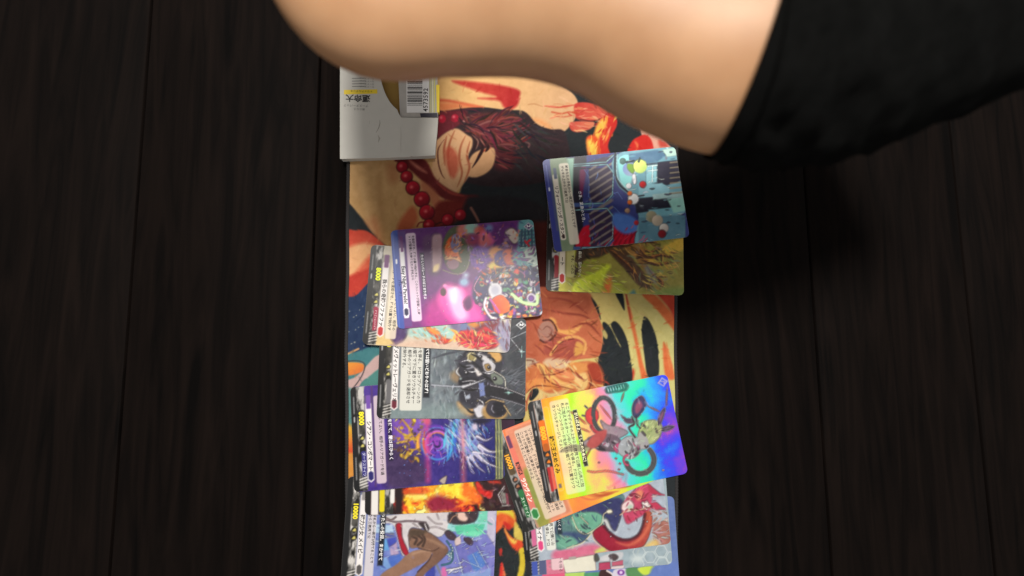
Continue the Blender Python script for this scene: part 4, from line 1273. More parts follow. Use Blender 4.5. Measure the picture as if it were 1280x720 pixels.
# ---- F: violet rose with a spray of blue-white plumes
def art_F(A):
    A.fill([(430, 460), (650, 460), (650, 630), (430, 630)], (76, 52, 140), sm=False, wob=16, g=(500, 560, 620, 560, (48, 48, 112)))
    z = Zm(430, 500, 3.274)
    q = np.random.RandomState(8)
    A.fill(z(200, 60, 330, 60, 330, 160, 220, 170), (128, 86, 176), soft=6, wob=16)
    A.fill(z(170, 200, 230, 180, 330, 260, 330, 340, 180, 360), (70, 52, 92), soft=6, wob=12)
    # gold branches
    for k in range(34):
        bx, by = 215 + q.rand() * 100, 70 + q.rand() * 180
        A.ell(430 + bx / 3.274, 500 + by / 3.274, 1.4 + 2.6 * q.rand(), 1 + 1.4 * q.rand(), [(196, 160, 60), (226, 196, 70), (150, 116, 60), (96, 66, 60)][q.randint(4)], rot=q.rand() * 3, soft=.9, wob=16)
    for p in ((205, 110, 260, 150, 330, 170), (230, 70, 270, 120, 290, 180), (215, 170, 250, 170, 310, 150), (240, 240, 270, 210, 300, 200)):
        A.line(z(*p), 3, (186, 146, 60), soft=1, taper=2)
    A.fill(z(300, 150, 330, 120, 350, 130, 320, 190, 295, 200), (236, 170, 60), soft=1.6, wob=14)
    A.fill(z(310, 60, 350, 70, 350, 100, 320, 90), (190, 110, 130), soft=2)
    # rose
    cx, cy = 430 + 382 / 3.274, 500 + 178 / 3.274
    A.ell(cx, cy, 22, 23, (86, 66, 176), soft=2, wob=16)
    A.ell(cx - 4, cy - 6, 17, 15, (140, 66, 176), soft=4, wob=12)
    A.accent(80, z(330, 130, 440, 120, 450, 240, 340, 250), [(150, 90, 200), (80, 50, 150), (110, 150, 220), (206, 120, 200), (50, 34, 110)], 19, 8, 1.5, turn=5)
    for k in range(4):
        r = 20 - 4.6 * k
        A.line([(cx + r * math.cos(t) * .95, cy + r * math.sin(t)) for t in np.linspace(.5 + k * 1.3, 4.9 + k * 1.3, 9)], 2.6, [(70, 150, 206), (206, 110, 196), (60, 60, 150), (150, 86, 196)][k], soft=1.4, taper=2)
        A.line([(cx + (r - 2) * math.cos(t) * .95, cy + (r - 2) * math.sin(t)) for t in np.linspace(2.5 + k * 1.3, 5.4 + k * 1.3, 8)], 1.6, [(56, 36, 110), (226, 150, 70), (110, 170, 226), (36, 26, 90)][k], soft=1, taper=2)
    A.line(z(330, 130, 325, 180, 340, 230), 3, (226, 96, 70), soft=1.6, taper=2)
    A.line(z(440, 130, 440, 200, 420, 250), 3.4, (70, 176, 220), soft=1.6, taper=2)
    # plumes
    for k in range(120):
        t = q.rand()
        bx, by = 430 + 110 * q.rand(), 75 + 120 * q.rand()
        ang = .9 + .9 * t - (by - 75) / 400
        ln = 40 + 70 * q.rand()
        c0 = [(96, 130, 206), (170, 190, 226), (90, 190, 214), (206, 206, 230), (120, 100, 190), (214, 206, 226)][q.randint(6)]
        A.line(z(bx, by, bx + ln * .5 * math.cos(ang), by + ln * .5 * math.sin(ang), bx + ln * math.cos(ang - .2), by + ln * math.sin(ang - .2)), 2.2, c0, soft=1, a=.7, taper=1)
    for k in range(30):
        bx = 415 + 50 * q.rand()
        A.line(z(bx, 80 + 60 * q.rand(), bx - 10, 190 + 60 * q.rand()), 2, [(80, 190, 220), (170, 210, 230), (60, 90, 200)][k % 3], soft=1.2, a=.6, taper=2)
    A.accent(100, z(420, 80, 560, 70, 600, 200, 600, 290, 480, 280, 420, 200), [(220, 224, 240), (150, 176, 226), (96, 130, 210), (110, 200, 220), (60, 70, 150), (240, 236, 244)], 18, 10, 1.4, base=1.1, turn=1.2)
    for p, w in (((545, 150, 580, 165, 608, 152), 4.6), ((555, 190, 600, 212, 652, 205), 6.4), ((540, 220, 590, 260, 650, 280), 6.4), ((520, 230, 545, 270, 578, 296), 5), ((505, 235, 515, 270, 535, 300), 4), ((530, 215, 570, 220, 640, 240), 4)):
        A.line(z(*p), w, (222, 216, 230), soft=1, taper=1)
        A.line([(a, b + 1.4) for a, b in z(*p)], 1.6, (140, 140, 196), soft=1, taper=1, a=.6)
    A.fill(z(520, 84, 560, 76, 600, 84, 560, 100), (40, 36, 60), soft=2)
    A.ell(430 + 535 / 3.274, 500 + 110 / 3.274, 4, 4.6, (200, 186, 206), soft=2)
    for bx in (340, 485):
        A.line(z(bx, 70, bx + 4, 330), 6, (226, 70, 130) if bx < 400 else (226, 110, 110), soft=3, a=.55)
    stars(A, 60, 490, 520, 625, 605, (120, 150, 240), 9, .8)
    A.fill(z(390, 330, 420, 310, 412, 345), (176, 160, 150), soft=1)
    # pale strip at the upper edge
    for k, cc in ((0, (206, 206, 110)), (1, (110, 120, 80)), (2, (214, 214, 130)), (3, (120, 140, 90)), (4, (206, 210, 130))):
        A.line(z(622 + 6 * k, 70, 624 + 6 * k, 330), 1.8, cc, soft=.8, sm=False, a=.85)
    A.accent(80, z(205, 70, 320, 70, 330, 180, 290, 250, 210, 230), [(214, 180, 70), (150, 110, 50), (240, 220, 120), (90, 56, 70), (110, 80, 160)], 17, 6, 1.6, turn=5, blob=.3)
    A.grain(8, .4, 15)
    unit_frame(A, 6, tag=(62, 58, 130), hexa=(48, 44, 110), box=(1.28, .6, 1.84, 5.55), boxc=(216, 198, 204), flav=(2.02, 1.2, 2.26, 4.35), flavc=(40, 30, 60), metal=108, tab=(120, 84, 170))
    A.cs = 'uv'
    A.box(1.16, 0, 1.27, 5.7, (86, 60, 110), a=.8)
    A.cs = 'px'
    fine_print(A, seed=6)


def flames(A, x0, y0, x1, y1, seed, sc=.045, stretch=.55):
    idx = np.where((A.X > x0) & (A.X < x1) & (A.Y > y0) & (A.Y < y1))[0]
    x, y = A.X[idx], A.Y[idx]
    wx = fbm(x * sc * 1.4, y * sc * 1.4, seed) - .5
    wy = fbm(x * sc * 1.4, y * sc * 1.4, seed + 9) - .5
    n = fbm(x * sc * stretch + wx * 2.2, y * sc + wy * 2.2, seed + 20, 5)
    t = np.clip((n - .30) * 2.6, 0, 1)
    ramp = np.array([(44, 22, 24), (96, 26, 30), (190, 40, 36), (226, 84, 34), (240, 150, 40), (246, 214, 70), (250, 236, 150)], float)
    k = t * (len(ramp) - 1.001)
    i = k.astype(int)
    f = (k - i)[:, None]
    A.c[idx] = ramp[i] * (1 - f) + ramp[i + 1] * f


# ---- H: fire card
def art_H(A):
    A.fill([(440, 490), (680, 490), (680, 660), (440, 660)], (52, 28, 34), sm=False, wob=6)
    flames(A, 478, 590, 606, 650, 3)
    z = Zm(436, 560, 8)
    A.fill(z(300, 430, 520, 400, 540, 520, 440, 520, 500, 660, 330, 690), (46, 24, 28), soft=4, wob=6)
    A.line(z(440, 520, 480, 600, 540, 660), 2.6, (196, 40, 50), soft=1.2, taper=1)
    A.line(z(320, 590, 360, 640, 380, 680), 2.6, (226, 120, 50), soft=1, taper=1)
    A.fill(z(520, 440, 620, 400, 760, 390, 800, 440, 680, 470, 560, 460), (216, 96, 40), soft=2, wob=16)
    A.fill(z(560, 470, 700, 470, 740, 510, 640, 520), (250, 220, 110), soft=2.5, wob=10)
    A.fill(z(980, 370, 1130, 350, 1200, 430, 1260, 480, 1180, 540, 1060, 470, 960, 420), (248, 220, 70), soft=3, wob=14)
    A.line(z(1140, 350, 1180, 420, 1290, 470), 3.4, (252, 240, 190), soft=1.4, taper=2)
    A.fill(z(540, 510, 600, 500, 660, 640, 620, 660, 580, 580), (246, 196, 50), soft=1.6, wob=14)
    A.fill(z(780, 540, 900, 470, 1060, 540, 1090, 610, 900, 640, 820, 640), (150, 40, 66), soft=4, wob=14)
    A.line(z(1060, 600, 1160, 560, 1260, 560), 3, (244, 130, 40), soft=1.4, taper=2)
    z = Zm(556, 560, 8)
    A.fill(z(180, 350, 240, 340, 330, 470, 380, 500, 320, 560, 180, 480), (236, 120, 40), soft=3, wob=14)
    A.fill(z(300, 330, 480, 310, 600, 300, 640, 420, 660, 600, 380, 600, 380, 500, 330, 430), (60, 34, 36), soft=2, wob=8)
    A.fill(z(310, 340, 340, 340, 400, 420, 470, 430, 460, 500, 400, 480, 330, 430), (200, 46, 40), soft=1.2, wob=14)
    A.fill(z(430, 330, 520, 325, 560, 350, 460, 350), (196, 60, 44), soft=1.6, wob=12)
    A.line(z(480, 430, 530, 400), 1.8, (226, 190, 190), soft=.8, taper=2)
    A.line(z(390, 480, 460, 500, 480, 420), 1.4, (206, 90, 90), soft=.8)
    # hexagonal emblem
    P = z(595, 380, 535, 465, 580, 575, 650, 570)
    A.line(P, 1.8, (206, 196, 196), sm=False)
    A.line(z(600, 400, 556, 468, 592, 555), 1.2, (160, 150, 150), sm=False)
    for k in range(5):
        A.line(z(570 + 14 * k, 440 + 4 * k, 582 + 14 * k, 540 + 6 * k), 1.3, (176, 90, 110) if k > 2 else (170, 176, 166), sm=False, a=.8)
    A.outline(210, 146)
    A.detail(500, 34, (470, 585, 660, 650), ln=6, amp=36)
    A.fill([(620, 500), (660, 500), (660, 560), (620, 560)], (62, 36, 58), sm=False, soft=2)
    chrome(A, .8, 4.5, 1.6, 6, 110, 60, 8)
    A.cs = 'uv'
    A.box(0, -.1, .32, 6, (30, 28, 30))
    A.box(.35, 4.0, .75, 5.9, (226, 222, 218))
    A.box(.82, 4.2, 1.10, 5.75, (222, 204, 30), r=.08)
    A.box(1.42, 4.2, 1.68, 5.3, (230, 226, 222), r=.1)
    A.box(1.7, 4.2, 2.1, 5.9, (42, 24, 28), soft=2)
    A.cs = 'px'


# ---- I: pale interior, white coat with red sash, long brown stockings (no face)
def art_I(A):
    A.fill([(420, 580), (640, 580), (640, 745), (420, 745)], (112, 130, 192), sm=False, wob=14, g=(480, 640, 620, 720, (126, 124, 190)))
    z = Zm(436, 630, 8)
    for q, cc in (((250, 200, 440, 210, 450, 290, 260, 290), (170, 196, 222)), ((330, 300, 450, 290, 460, 330, 340, 350), (120, 116, 140)), ((300, 350, 400, 350, 400, 460, 310, 470), (104, 160, 214)),
                  ((380, 350, 470, 330, 480, 420, 400, 430), (74, 84, 176)), ((410, 430, 480, 380, 500, 500, 420, 520), (176, 156, 186)), ((390, 520, 520, 500, 540, 620, 420, 640), (82, 112, 190)),
                  ((300, 560, 370, 520, 430, 640, 320, 660), (120, 156, 206)), ((780, 620, 860, 600, 860, 740, 760, 740), (66, 74, 160)), ((940, 150, 1400, 120, 1420, 260, 960, 280), (150, 206, 206)),
                  ((1060, 400, 1280, 360, 1380, 560, 1140, 700), (112, 112, 180)), ((1180, 520, 1290, 470, 1380, 600, 1260, 690), (92, 128, 196)), ((1120, 700, 1420, 640, 1420, 760, 1100, 760), (136, 156, 206)),
                  ((1060, 220, 1240, 200, 1360, 200, 1330, 300, 1180, 320, 1080, 300), (96, 196, 160)), ((1300, 60, 1400, 60, 1380, 180, 1290, 180), (120, 200, 176)), ((1390, 60, 1480, 60, 1460, 420, 1380, 300), (190, 186, 206))):
        A.fill(z(*q), cc, sm=False, soft=1.2, wob=12)
    for q in ((1060, 430, 1140, 700), (1090, 400, 1330, 340), (1140, 560, 1330, 640), (1280, 420, 1400, 640), (960, 200, 1180, 190), (1240, 500, 1300, 620)):
        A.line(z(*q), 1.3, (176, 196, 226), sm=False, a=.7)
    for k in range(8):
        A.line(z(940 + 12 * k, 490 + 10 * (k % 2), 1030, 470 + 16 * k), 1.6, (196, 216, 222) if k % 2 else (60, 110, 130), soft=.7, a=.8)
    A.line(z(980, 370, 1030, 450, 1040, 540, 1010, 590, 930, 610), 2.2, (60, 110, 126), soft=.8)
    for k in range(6):
        A.ell(436 + (1020 + 20 * math.sin(k)) / 8, 630 + (410 + 28 * k) / 8, 1.1, 1.1, (210, 230, 230), soft=.5)
    A.line(z(870, 590, 930, 720), 3, (120, 124, 136), soft=.8)
    A.accent(30, z(1050, 330, 1400, 300, 1420, 740, 1100, 740), [(150, 160, 216), (84, 96, 170), (190, 206, 232), (110, 130, 196), (226, 230, 240)], 21, 9, 1.5, base=-.4, turn=.8, a=.7)
    A.accent(25, z(260, 200, 460, 200, 540, 600, 320, 650), [(150, 190, 226), (70, 86, 170), (200, 214, 232), (110, 120, 180)], 22, 8, 1.6, base=.2, turn=1, a=.7)
    A.accent(25, z(960, 160, 1400, 80, 1400, 300, 1060, 320), [(150, 226, 196), (190, 236, 226), (90, 170, 160), (230, 240, 240)], 23, 7, 1.4, turn=2)
    # coat
    A.fill(z(340, 120, 760, 80, 960, 60, 1010, 100, 990, 220, 970, 280, 900, 330, 800, 290, 770, 210, 720, 250, 620, 250, 600, 480, 560, 520, 520, 480, 450, 220, 350, 190), (206, 200, 202), soft=1, wob=12)
    A.line(z(350, 150, 470, 180, 600, 170, 770, 185), 1.2, (110, 84, 92), soft=.8)
    A.line(z(360, 130, 420, 160, 470, 130), 1.4, (120, 96, 96), soft=.8)
    for q in ((790, 130, 860, 190, 930, 200), (800, 240, 870, 230, 960, 260), (880, 100, 900, 150), (640, 190, 690, 230)):
        A.line(z(*q), 1.6, (160, 150, 152), soft=1)
    A.fill(z(470, 210, 525, 200, 535, 330, 600, 490, 580, 522, 530, 470, 490, 330), (166, 34, 54), soft=.9, wob=8)
    A.fill(z(700, 190, 770, 190, 800, 240, 780, 290, 740, 240), (64, 54, 56), soft=1, wob=8)
    A.line(z(760, 200, 790, 280), 2, (220, 214, 214), soft=.7)
    # long legs in brown stockings
    A.fill(z(610, 260, 700, 250, 830, 300, 940, 390, 990, 440, 985, 490, 900, 580, 760, 700, 720, 780, 640, 780, 690, 680, 800, 560, 830, 490, 700, 440, 610, 430), (136, 104, 86), soft=1, wob=8, g=(520, 670, 560, 700, (118, 88, 74)))
    A.fill(z(620, 480, 760, 450, 820, 460, 830, 500, 780, 570, 560, 690, 420, 760, 280, 780, 340, 690, 480, 600), (146, 112, 92), soft=1, wob=8)
    A.line(z(640, 500, 740, 470, 810, 470), 2.4, (178, 144, 120), soft=1.6, a=.8)
    A.line(z(760, 350, 860, 380, 950, 430), 3, (166, 132, 108), soft=2, a=.8)
    A.line(z(700, 440, 830, 470, 900, 440), 1.2, (92, 66, 56), soft=.8)
    A.line(z(830, 510, 790, 580, 690, 680), 1.4, (90, 64, 54), soft=.8)
    A.fill(z(620, 260, 780, 270, 740, 310, 690, 330, 650, 320, 610, 360), (86, 70, 58), soft=1.6, wob=8)
    for q in ((640, 330, 680, 350, 660, 400), (700, 320, 740, 360, 690, 410), (740, 310, 760, 360, 740, 420)):
        A.line(z(*q), 2.6, (76, 58, 50), soft=1)
    # gloves and dark hair mass
    A.fill(z(960, 290, 1000, 262, 1070, 320, 1060, 360, 1000, 350), (74, 58, 70), soft=.9)
    A.fill(z(1150, 350, 1200, 335, 1240, 370, 1230, 410, 1190, 400), (78, 62, 74), soft=.9)
    A.fill(z(1060, 350, 1110, 330, 1120, 390, 1070, 415), (206, 186, 186), soft=1)
    A.fill(z(1000, 100, 1080, 70, 1270, 60, 1290, 110, 1260, 170, 1160, 200, 1010, 190), (66, 54, 60), soft=1.2, wob=8)
    A.fill(z(1080, 90, 1170, 80, 1196, 130, 1170, 175, 1100, 160), (222, 190, 176), soft=1.2, wob=4)
    A.line(z(1170, 80, 1196, 120, 1240, 160), 2.4, (84, 66, 72), soft=.8)
    A.line(z(1010, 180, 1040, 130, 1080, 110), 2.2, (150, 116, 100), soft=.8)
    A.fill(z(1140, 290, 1240, 270, 1330, 290, 1250, 330), (120, 214, 176), soft=2)
    A.fill(z(930, 640, 970, 640, 980, 720, 930, 720), (206, 110, 166), soft=1.4)
    A.line(z(980, 660, 1060, 650, 1130, 630), 2.4, (226, 226, 232), soft=.8)
    A.line(z(1000, 690, 1050, 650), 2, (226, 226, 232), soft=.8)
    stars(A, 30, 560, 640, 615, 720, (226, 232, 240), 11, .6)
    A.grain(5, .4, 18)
    unit_frame(A, 7, tag=(96, 96, 96), hexa=(90, 86, 86), box=(1.26, .3, 1.78, 5.5), boxc=(216, 208, 208), flav=(1.98, 1.2, 2.28, 4.85), metal=118, tab=(150, 146, 146), subtag=False)


# ---- J: holographic card, dark rings and leaf shapes over foil
def art_J(A):
    A.c[:] = (255, 252, 250)
    A.foil[:] = 1.0
    z = Zm(690, 460, 8)
    IN = (96, 86, 96)
    # scattered ink sparks
    for q in ((160, 430, 240, 470, 330, 560), (270, 500, 350, 560), (280, 600, 380, 640), (720, 240, 690, 340), (1150, 190, 1140, 380), (940, 370, 1080, 440), (480, 370, 600, 520)):
        A.line(z(*q), 2, (206, 90, 66), soft=1, a=.8, taper=2, foil=.5)
    # red disc behind ring, rings
    A.ell(690 + 400 / 8, 460 + 480 / 8, 8.5, 11, (206, 66, 74), soft=1, foil=.35)
    for p in ((330, 380, 352, 400), (305, 475, 330, 480)):
        A.line(z(*p), 1.4, (60, 40, 50), sm=False)

    def ringp(cx, cy, rx, ry, w, col, rot=0, t0=0, t1=6.283):
        P = []
        for t in np.linspace(t0, t1, 26):
            a, b = rx * math.cos(t), ry * math.sin(t)
            P.append((cx + a * math.cos(rot) - b * math.sin(rot), cy + a * math.sin(rot) + b * math.cos(rot)))
        A.line(P, w, col, soft=.8, foil=.12)
    ringp(690 + 520 / 8, 460 + 470 / 8, 13.4, 21.6, 5.0, (72, 78, 82), -.06)
    ringp(690 + 500 / 8, 460 + 560 / 8, 13, 12, 4.4, (176, 60, 74), 0, 1.2, 2.9)
    # grey angular body without a face
    A.fill(z(480, 520, 560, 570, 660, 590, 760, 640, 700, 690, 600, 720, 470, 760, 330, 790, 300, 750, 400, 690, 520, 650), (150, 136, 146), soft=1, wob=16, foil=.12)
    z2 = Zm(690, 550, 8)
    A.fill(z2(360, -20, 520, -60, 640, -40, 700, 30, 660, 110, 540, 110, 460, 90, 400, 40), (110, 92, 104), soft=1, wob=18, foil=.15)
    A.fill(z2(400, 30, 470, 50, 540, 105, 460, 100), (48, 42, 52), soft=1)
    A.fill(z2(500, 20, 580, 30, 560, 80, 520, 60), (176, 166, 176), soft=1, foil=.2)
    A.fill(z2(620, 60, 700, 20, 720, 60, 660, 130, 630, 110), (206, 76, 116), soft=1.2, wob=10, foil=.25)
    A.line(z2(470, -60, 400, 60, 330, 190, 320, 230), 1.6, (206, 96, 56), soft=.8, foil=.3)
    A.fill(z2(680, 20, 760, -40, 860, -20, 900, 60, 860, 150, 780, 190, 700, 160, 660, 110), (170, 166, 172), soft=1, wob=14, foil=.15)
    A.line(z2(760, 10, 800, 60, 790, 120), 1.6, (110, 104, 112), soft=.8)
    A.line(z2(880, 30, 860, 120, 830, 150), 2.4, (70, 74, 84), soft=.9)
    # yellow-grey round shape and leaf blades
    A.fill(z(880, 600, 930, 530, 1040, 520, 1100, 580, 1080, 680, 1000, 760, 900, 740, 860, 680), (172, 178, 118), soft=1, wob=12, foil=.2)
    A.fill(z(860, 680, 900, 640, 960, 720, 960, 800, 880, 800), (170, 160, 160), soft=1, wob=12, foil=.15)
    for q in ((905, 640, 930, 670), (900, 560, 950, 600), (1040, 610, 1050, 640)):
        A.line(z(*q), 2.4, (84, 76, 84), soft=.9)
    A.line(z2(930, 60, 945, 75, 960, 60), 1.4, (60, 40, 50), soft=.7)

    def leaf(P, c1, c2):
        A.fill(P, c1, soft=.9, wob=8, foil=.12)
        cx = sum(a for a, b in P) / len(P)
        cy = sum(b for a, b in P) / len(P)
        A.fill([(cx + (a - cx) * .55, cy + (b - cy) * .55) for a, b in P], c2, soft=1.4, foil=.12)
    leaf(z(800, 400, 830, 320, 900, 280, 940, 360, 910, 430, 850, 500, 810, 480), (66, 60, 100), (150, 80, 110))
    leaf(z(690, 470, 740, 505, 805, 510, 810, 550, 740, 545), (110, 84, 104), (80, 70, 90))
    leaf(z(1060, 500, 1100, 420, 1130, 400, 1120, 470, 1080, 570, 1060, 560), (84, 66, 96), (140, 90, 110))
    leaf(z(1095, 605, 1150, 580, 1220, 580, 1190, 610, 1110, 635), (64, 60, 84), (110, 90, 116))
    A.line(z(800, 490, 820, 560, 770, 600, 830, 690), 1.8, (40, 46, 50), soft=.8)
    A.line(z(840, 480, 850, 560, 880, 600), 1.6, (40, 46, 50), soft=.8)
    ringp(690 + 880 / 8, 550 + 200 / 8, 17.4, 17, 6.0, (84, 84, 84), 0, -.8, 2.9)
    ringp(690 + 760 / 8, 550 + 200 / 8, 5.4, 6.4, 2.4, (206, 70, 110), 0, 1.6, 4.6)
    for q in ((640, 185), (470, 225), (670, 295), (680, 235), (1110, 300)):
        A.ell(690 + q[0] / 8, 550 + q[1] / 8, 1.4, .9, (176, 70, 90), soft=.6)
    A.line(z2(360, 310, 430, 320, 560, 310, 710, 345), 2, (226, 96, 76), soft=1, a=.8, foil=.4)
    A.line(z2(560, 480, 660, 420, 740, 340, 720, 460), 4, (226, 90, 140), soft=3, a=.5, foil=.6)
    A.accent(45, z2(360, -20, 520, -60, 700, 0, 860, -20, 890, 80, 780, 190, 640, 110, 460, 90), [(206, 200, 206), (70, 60, 72), (120, 108, 118), (40, 34, 42), (226, 222, 226), (170, 60, 90)], 24, 6, 1.3, turn=5, foil=.08)
    A.accent(30, z(880, 600, 960, 530, 1090, 580, 1000, 750), [(206, 210, 140), (130, 136, 86), (226, 226, 170)], 25, 6, 1.2, turn=3, foil=.1)
    # upper edge badge
    A.fill(z(540, 200, 620, 170, 740, 150, 745, 220, 620, 245, 545, 250), (40, 130, 120), soft=1.2, foil=.5)
    for k in range(7):
        A.line(z(556 + 26 * k, 205 - 6 * k, 566 + 26 * k, 235 - 6 * k), 1.6, (190, 250, 240), sm=False, foil=.5)
    # grade mark
    A.cs = 'uv'
    uc, vc = 8.25, .42
    for a, b in (((uc - .27, vc), (uc, vc - .24)), ((uc, vc - .24), (uc + .27, vc)), ((uc + .27, vc), (uc, vc + .24)), ((uc, vc + .24), (uc - .27, vc))):
        A.line([a, b], .06, (200, 190, 230), sm=False, foil=.3)
    A.line([(uc - .1, vc - .06), (uc + .12, vc), (uc + .05, vc + .1)], .06, (190, 180, 226), sm=False, foil=.3)
    A.cs = 'px'
    A.outline(210, 146, .3)
    A.detail(260, 33, umin=2.6, amp=26, ln=6)
    chrome(A, .33, 0, .80, W_, 96, 80, 21)
    A.cs = 'uv'
    A.box(-.1, -.1, .33, 6, (34, 32, 34))
    A.box(.40, 1.2, .80, 3.0, (226, 120, 20), r=.1, foil=.25)
    A.box(.45, 2.55, .75, 3.0, (160, 86, 20), r=.1, a=.7)
    for vv in (3.2, 3.6):
        A.ell(.58, vv, .17, .17, (40, 32, 26))
        A.fill([(.48, vv + .05), (.62, vv - .1), (.7, vv + .08)], (240, 140, 30), foil=.2)
    A.box(.42, 3.9, .60, 5.3, (176, 40, 44), r=.05)
    A.box(.60, 3.9, .78, 5.2, (226, 110, 90), r=.05, foil=.3)
    A.box(.84, .5, 1.14, 5.35, (244, 214, 60), r=.08, foil=.55)
    A.box(.90, 4.95, 1.08, 5.2, (130, 110, 110), r=.03)
    A.box(1.28, .25, 2.42, 5.65, (232, 226, 200), r=.12, a=.62, foil=.28)
    A.fill([(2.56, 1.0), (2.80, 1.0), (2.84, 4.3), (2.60, 4.3)], (34, 34, 26), sm=False, a=.92)
    A.line([(1.3, 3.2), (2.0, 3.12), (3.0, 3.3), (3.7, 3.2)], .42, (96, 84, 66), soft=1.4, a=.55, taper=2)
    A.fill([(3.0, 3.1), (3.6, 2.6), (4.3, 2.5), (4.1, 3.0), (3.4, 3.4)], (176, 84, 84), soft=1.4, wob=12, foil=.15)
    A.cs = 'px'
    fine_print(A, seed=9)


# ---- K: second holographic card, red-green frame
def art_K(A):
    A.c[:] = (250, 236, 200)
    A.foil[:] = .95
    A.cs = 'uv'
    q = np.random.RandomState(5)
    for k in range(16):
        u = 3.2 + 5 * q.rand()
        A.line([(u, 5.0), (u + .6, 5.5), (u + 1.4, 5.7)], .1, (170, 60, 40), soft=1.4, a=.5, taper=2, foil=.6)
    A.fill([(1.0, .1), (3.0, .1), (3.0, 5.8), (1.0, 5.8)], (214, 150, 120), sm=False, soft=2, wob=14, foil=.25)
    A.fill([(1.0, 3.0), (1.6, 2.6), (1.9, 4), (1.6, 5.9), (.9, 5.9)], (150, 160, 76), soft=3, wob=14, foil=.2)
    A.cs = 'px'
    chrome(A, .3, 0, .80, W_, 90, 70, 25)
    A.cs = 'uv'
    A.box(-.1, -.1, .32, 6, (30, 30, 28))
    A.box(.36, 1.3, .74, 2.6, (84, 66, 40), r=.1, a=.9)
    for vv in (2.9, 3.3):
        A.ell(.55, vv, .16, .16, (40, 30, 26))
        A.fill([(.46, vv + .05), (.60, vv - .1), (.68, vv + .06)], (170, 110, 80))
    A.box(.46, 3.7, .74, 5.15, (44, 110, 66), r=.06)
    A.ell(.62, 3.72, .18, .2, (44, 120, 70))
    A.box(.82, .55, 1.14, 5.2, (226, 130, 112), r=.06, foil=.15)
    A.box(.86, .4, 1.08, 1.15, (112, 60, 96), r=.05)
    uc, vc = .98, 5.1
    A.fill([(uc - .22, vc - .24), (uc, vc - .36), (uc + .22, vc - .24), (uc + .22, vc + .22), (uc, vc + .36), (uc - .22, vc + .22)], (206, 226, 200), sm=False)
    A.fill([(uc - .17, vc - .18), (uc, vc - .29), (uc + .17, vc - .18), (uc + .17, vc + .17), (uc, vc + .29), (uc - .17, vc + .17)], (50, 130, 70), sm=False)
    A.box(1.42, .28, 2.75, 5.65, (222, 206, 186), r=.12, a=.88, foil=.08)
    A.cs = 'px'
    fine_print(A, seed=10)


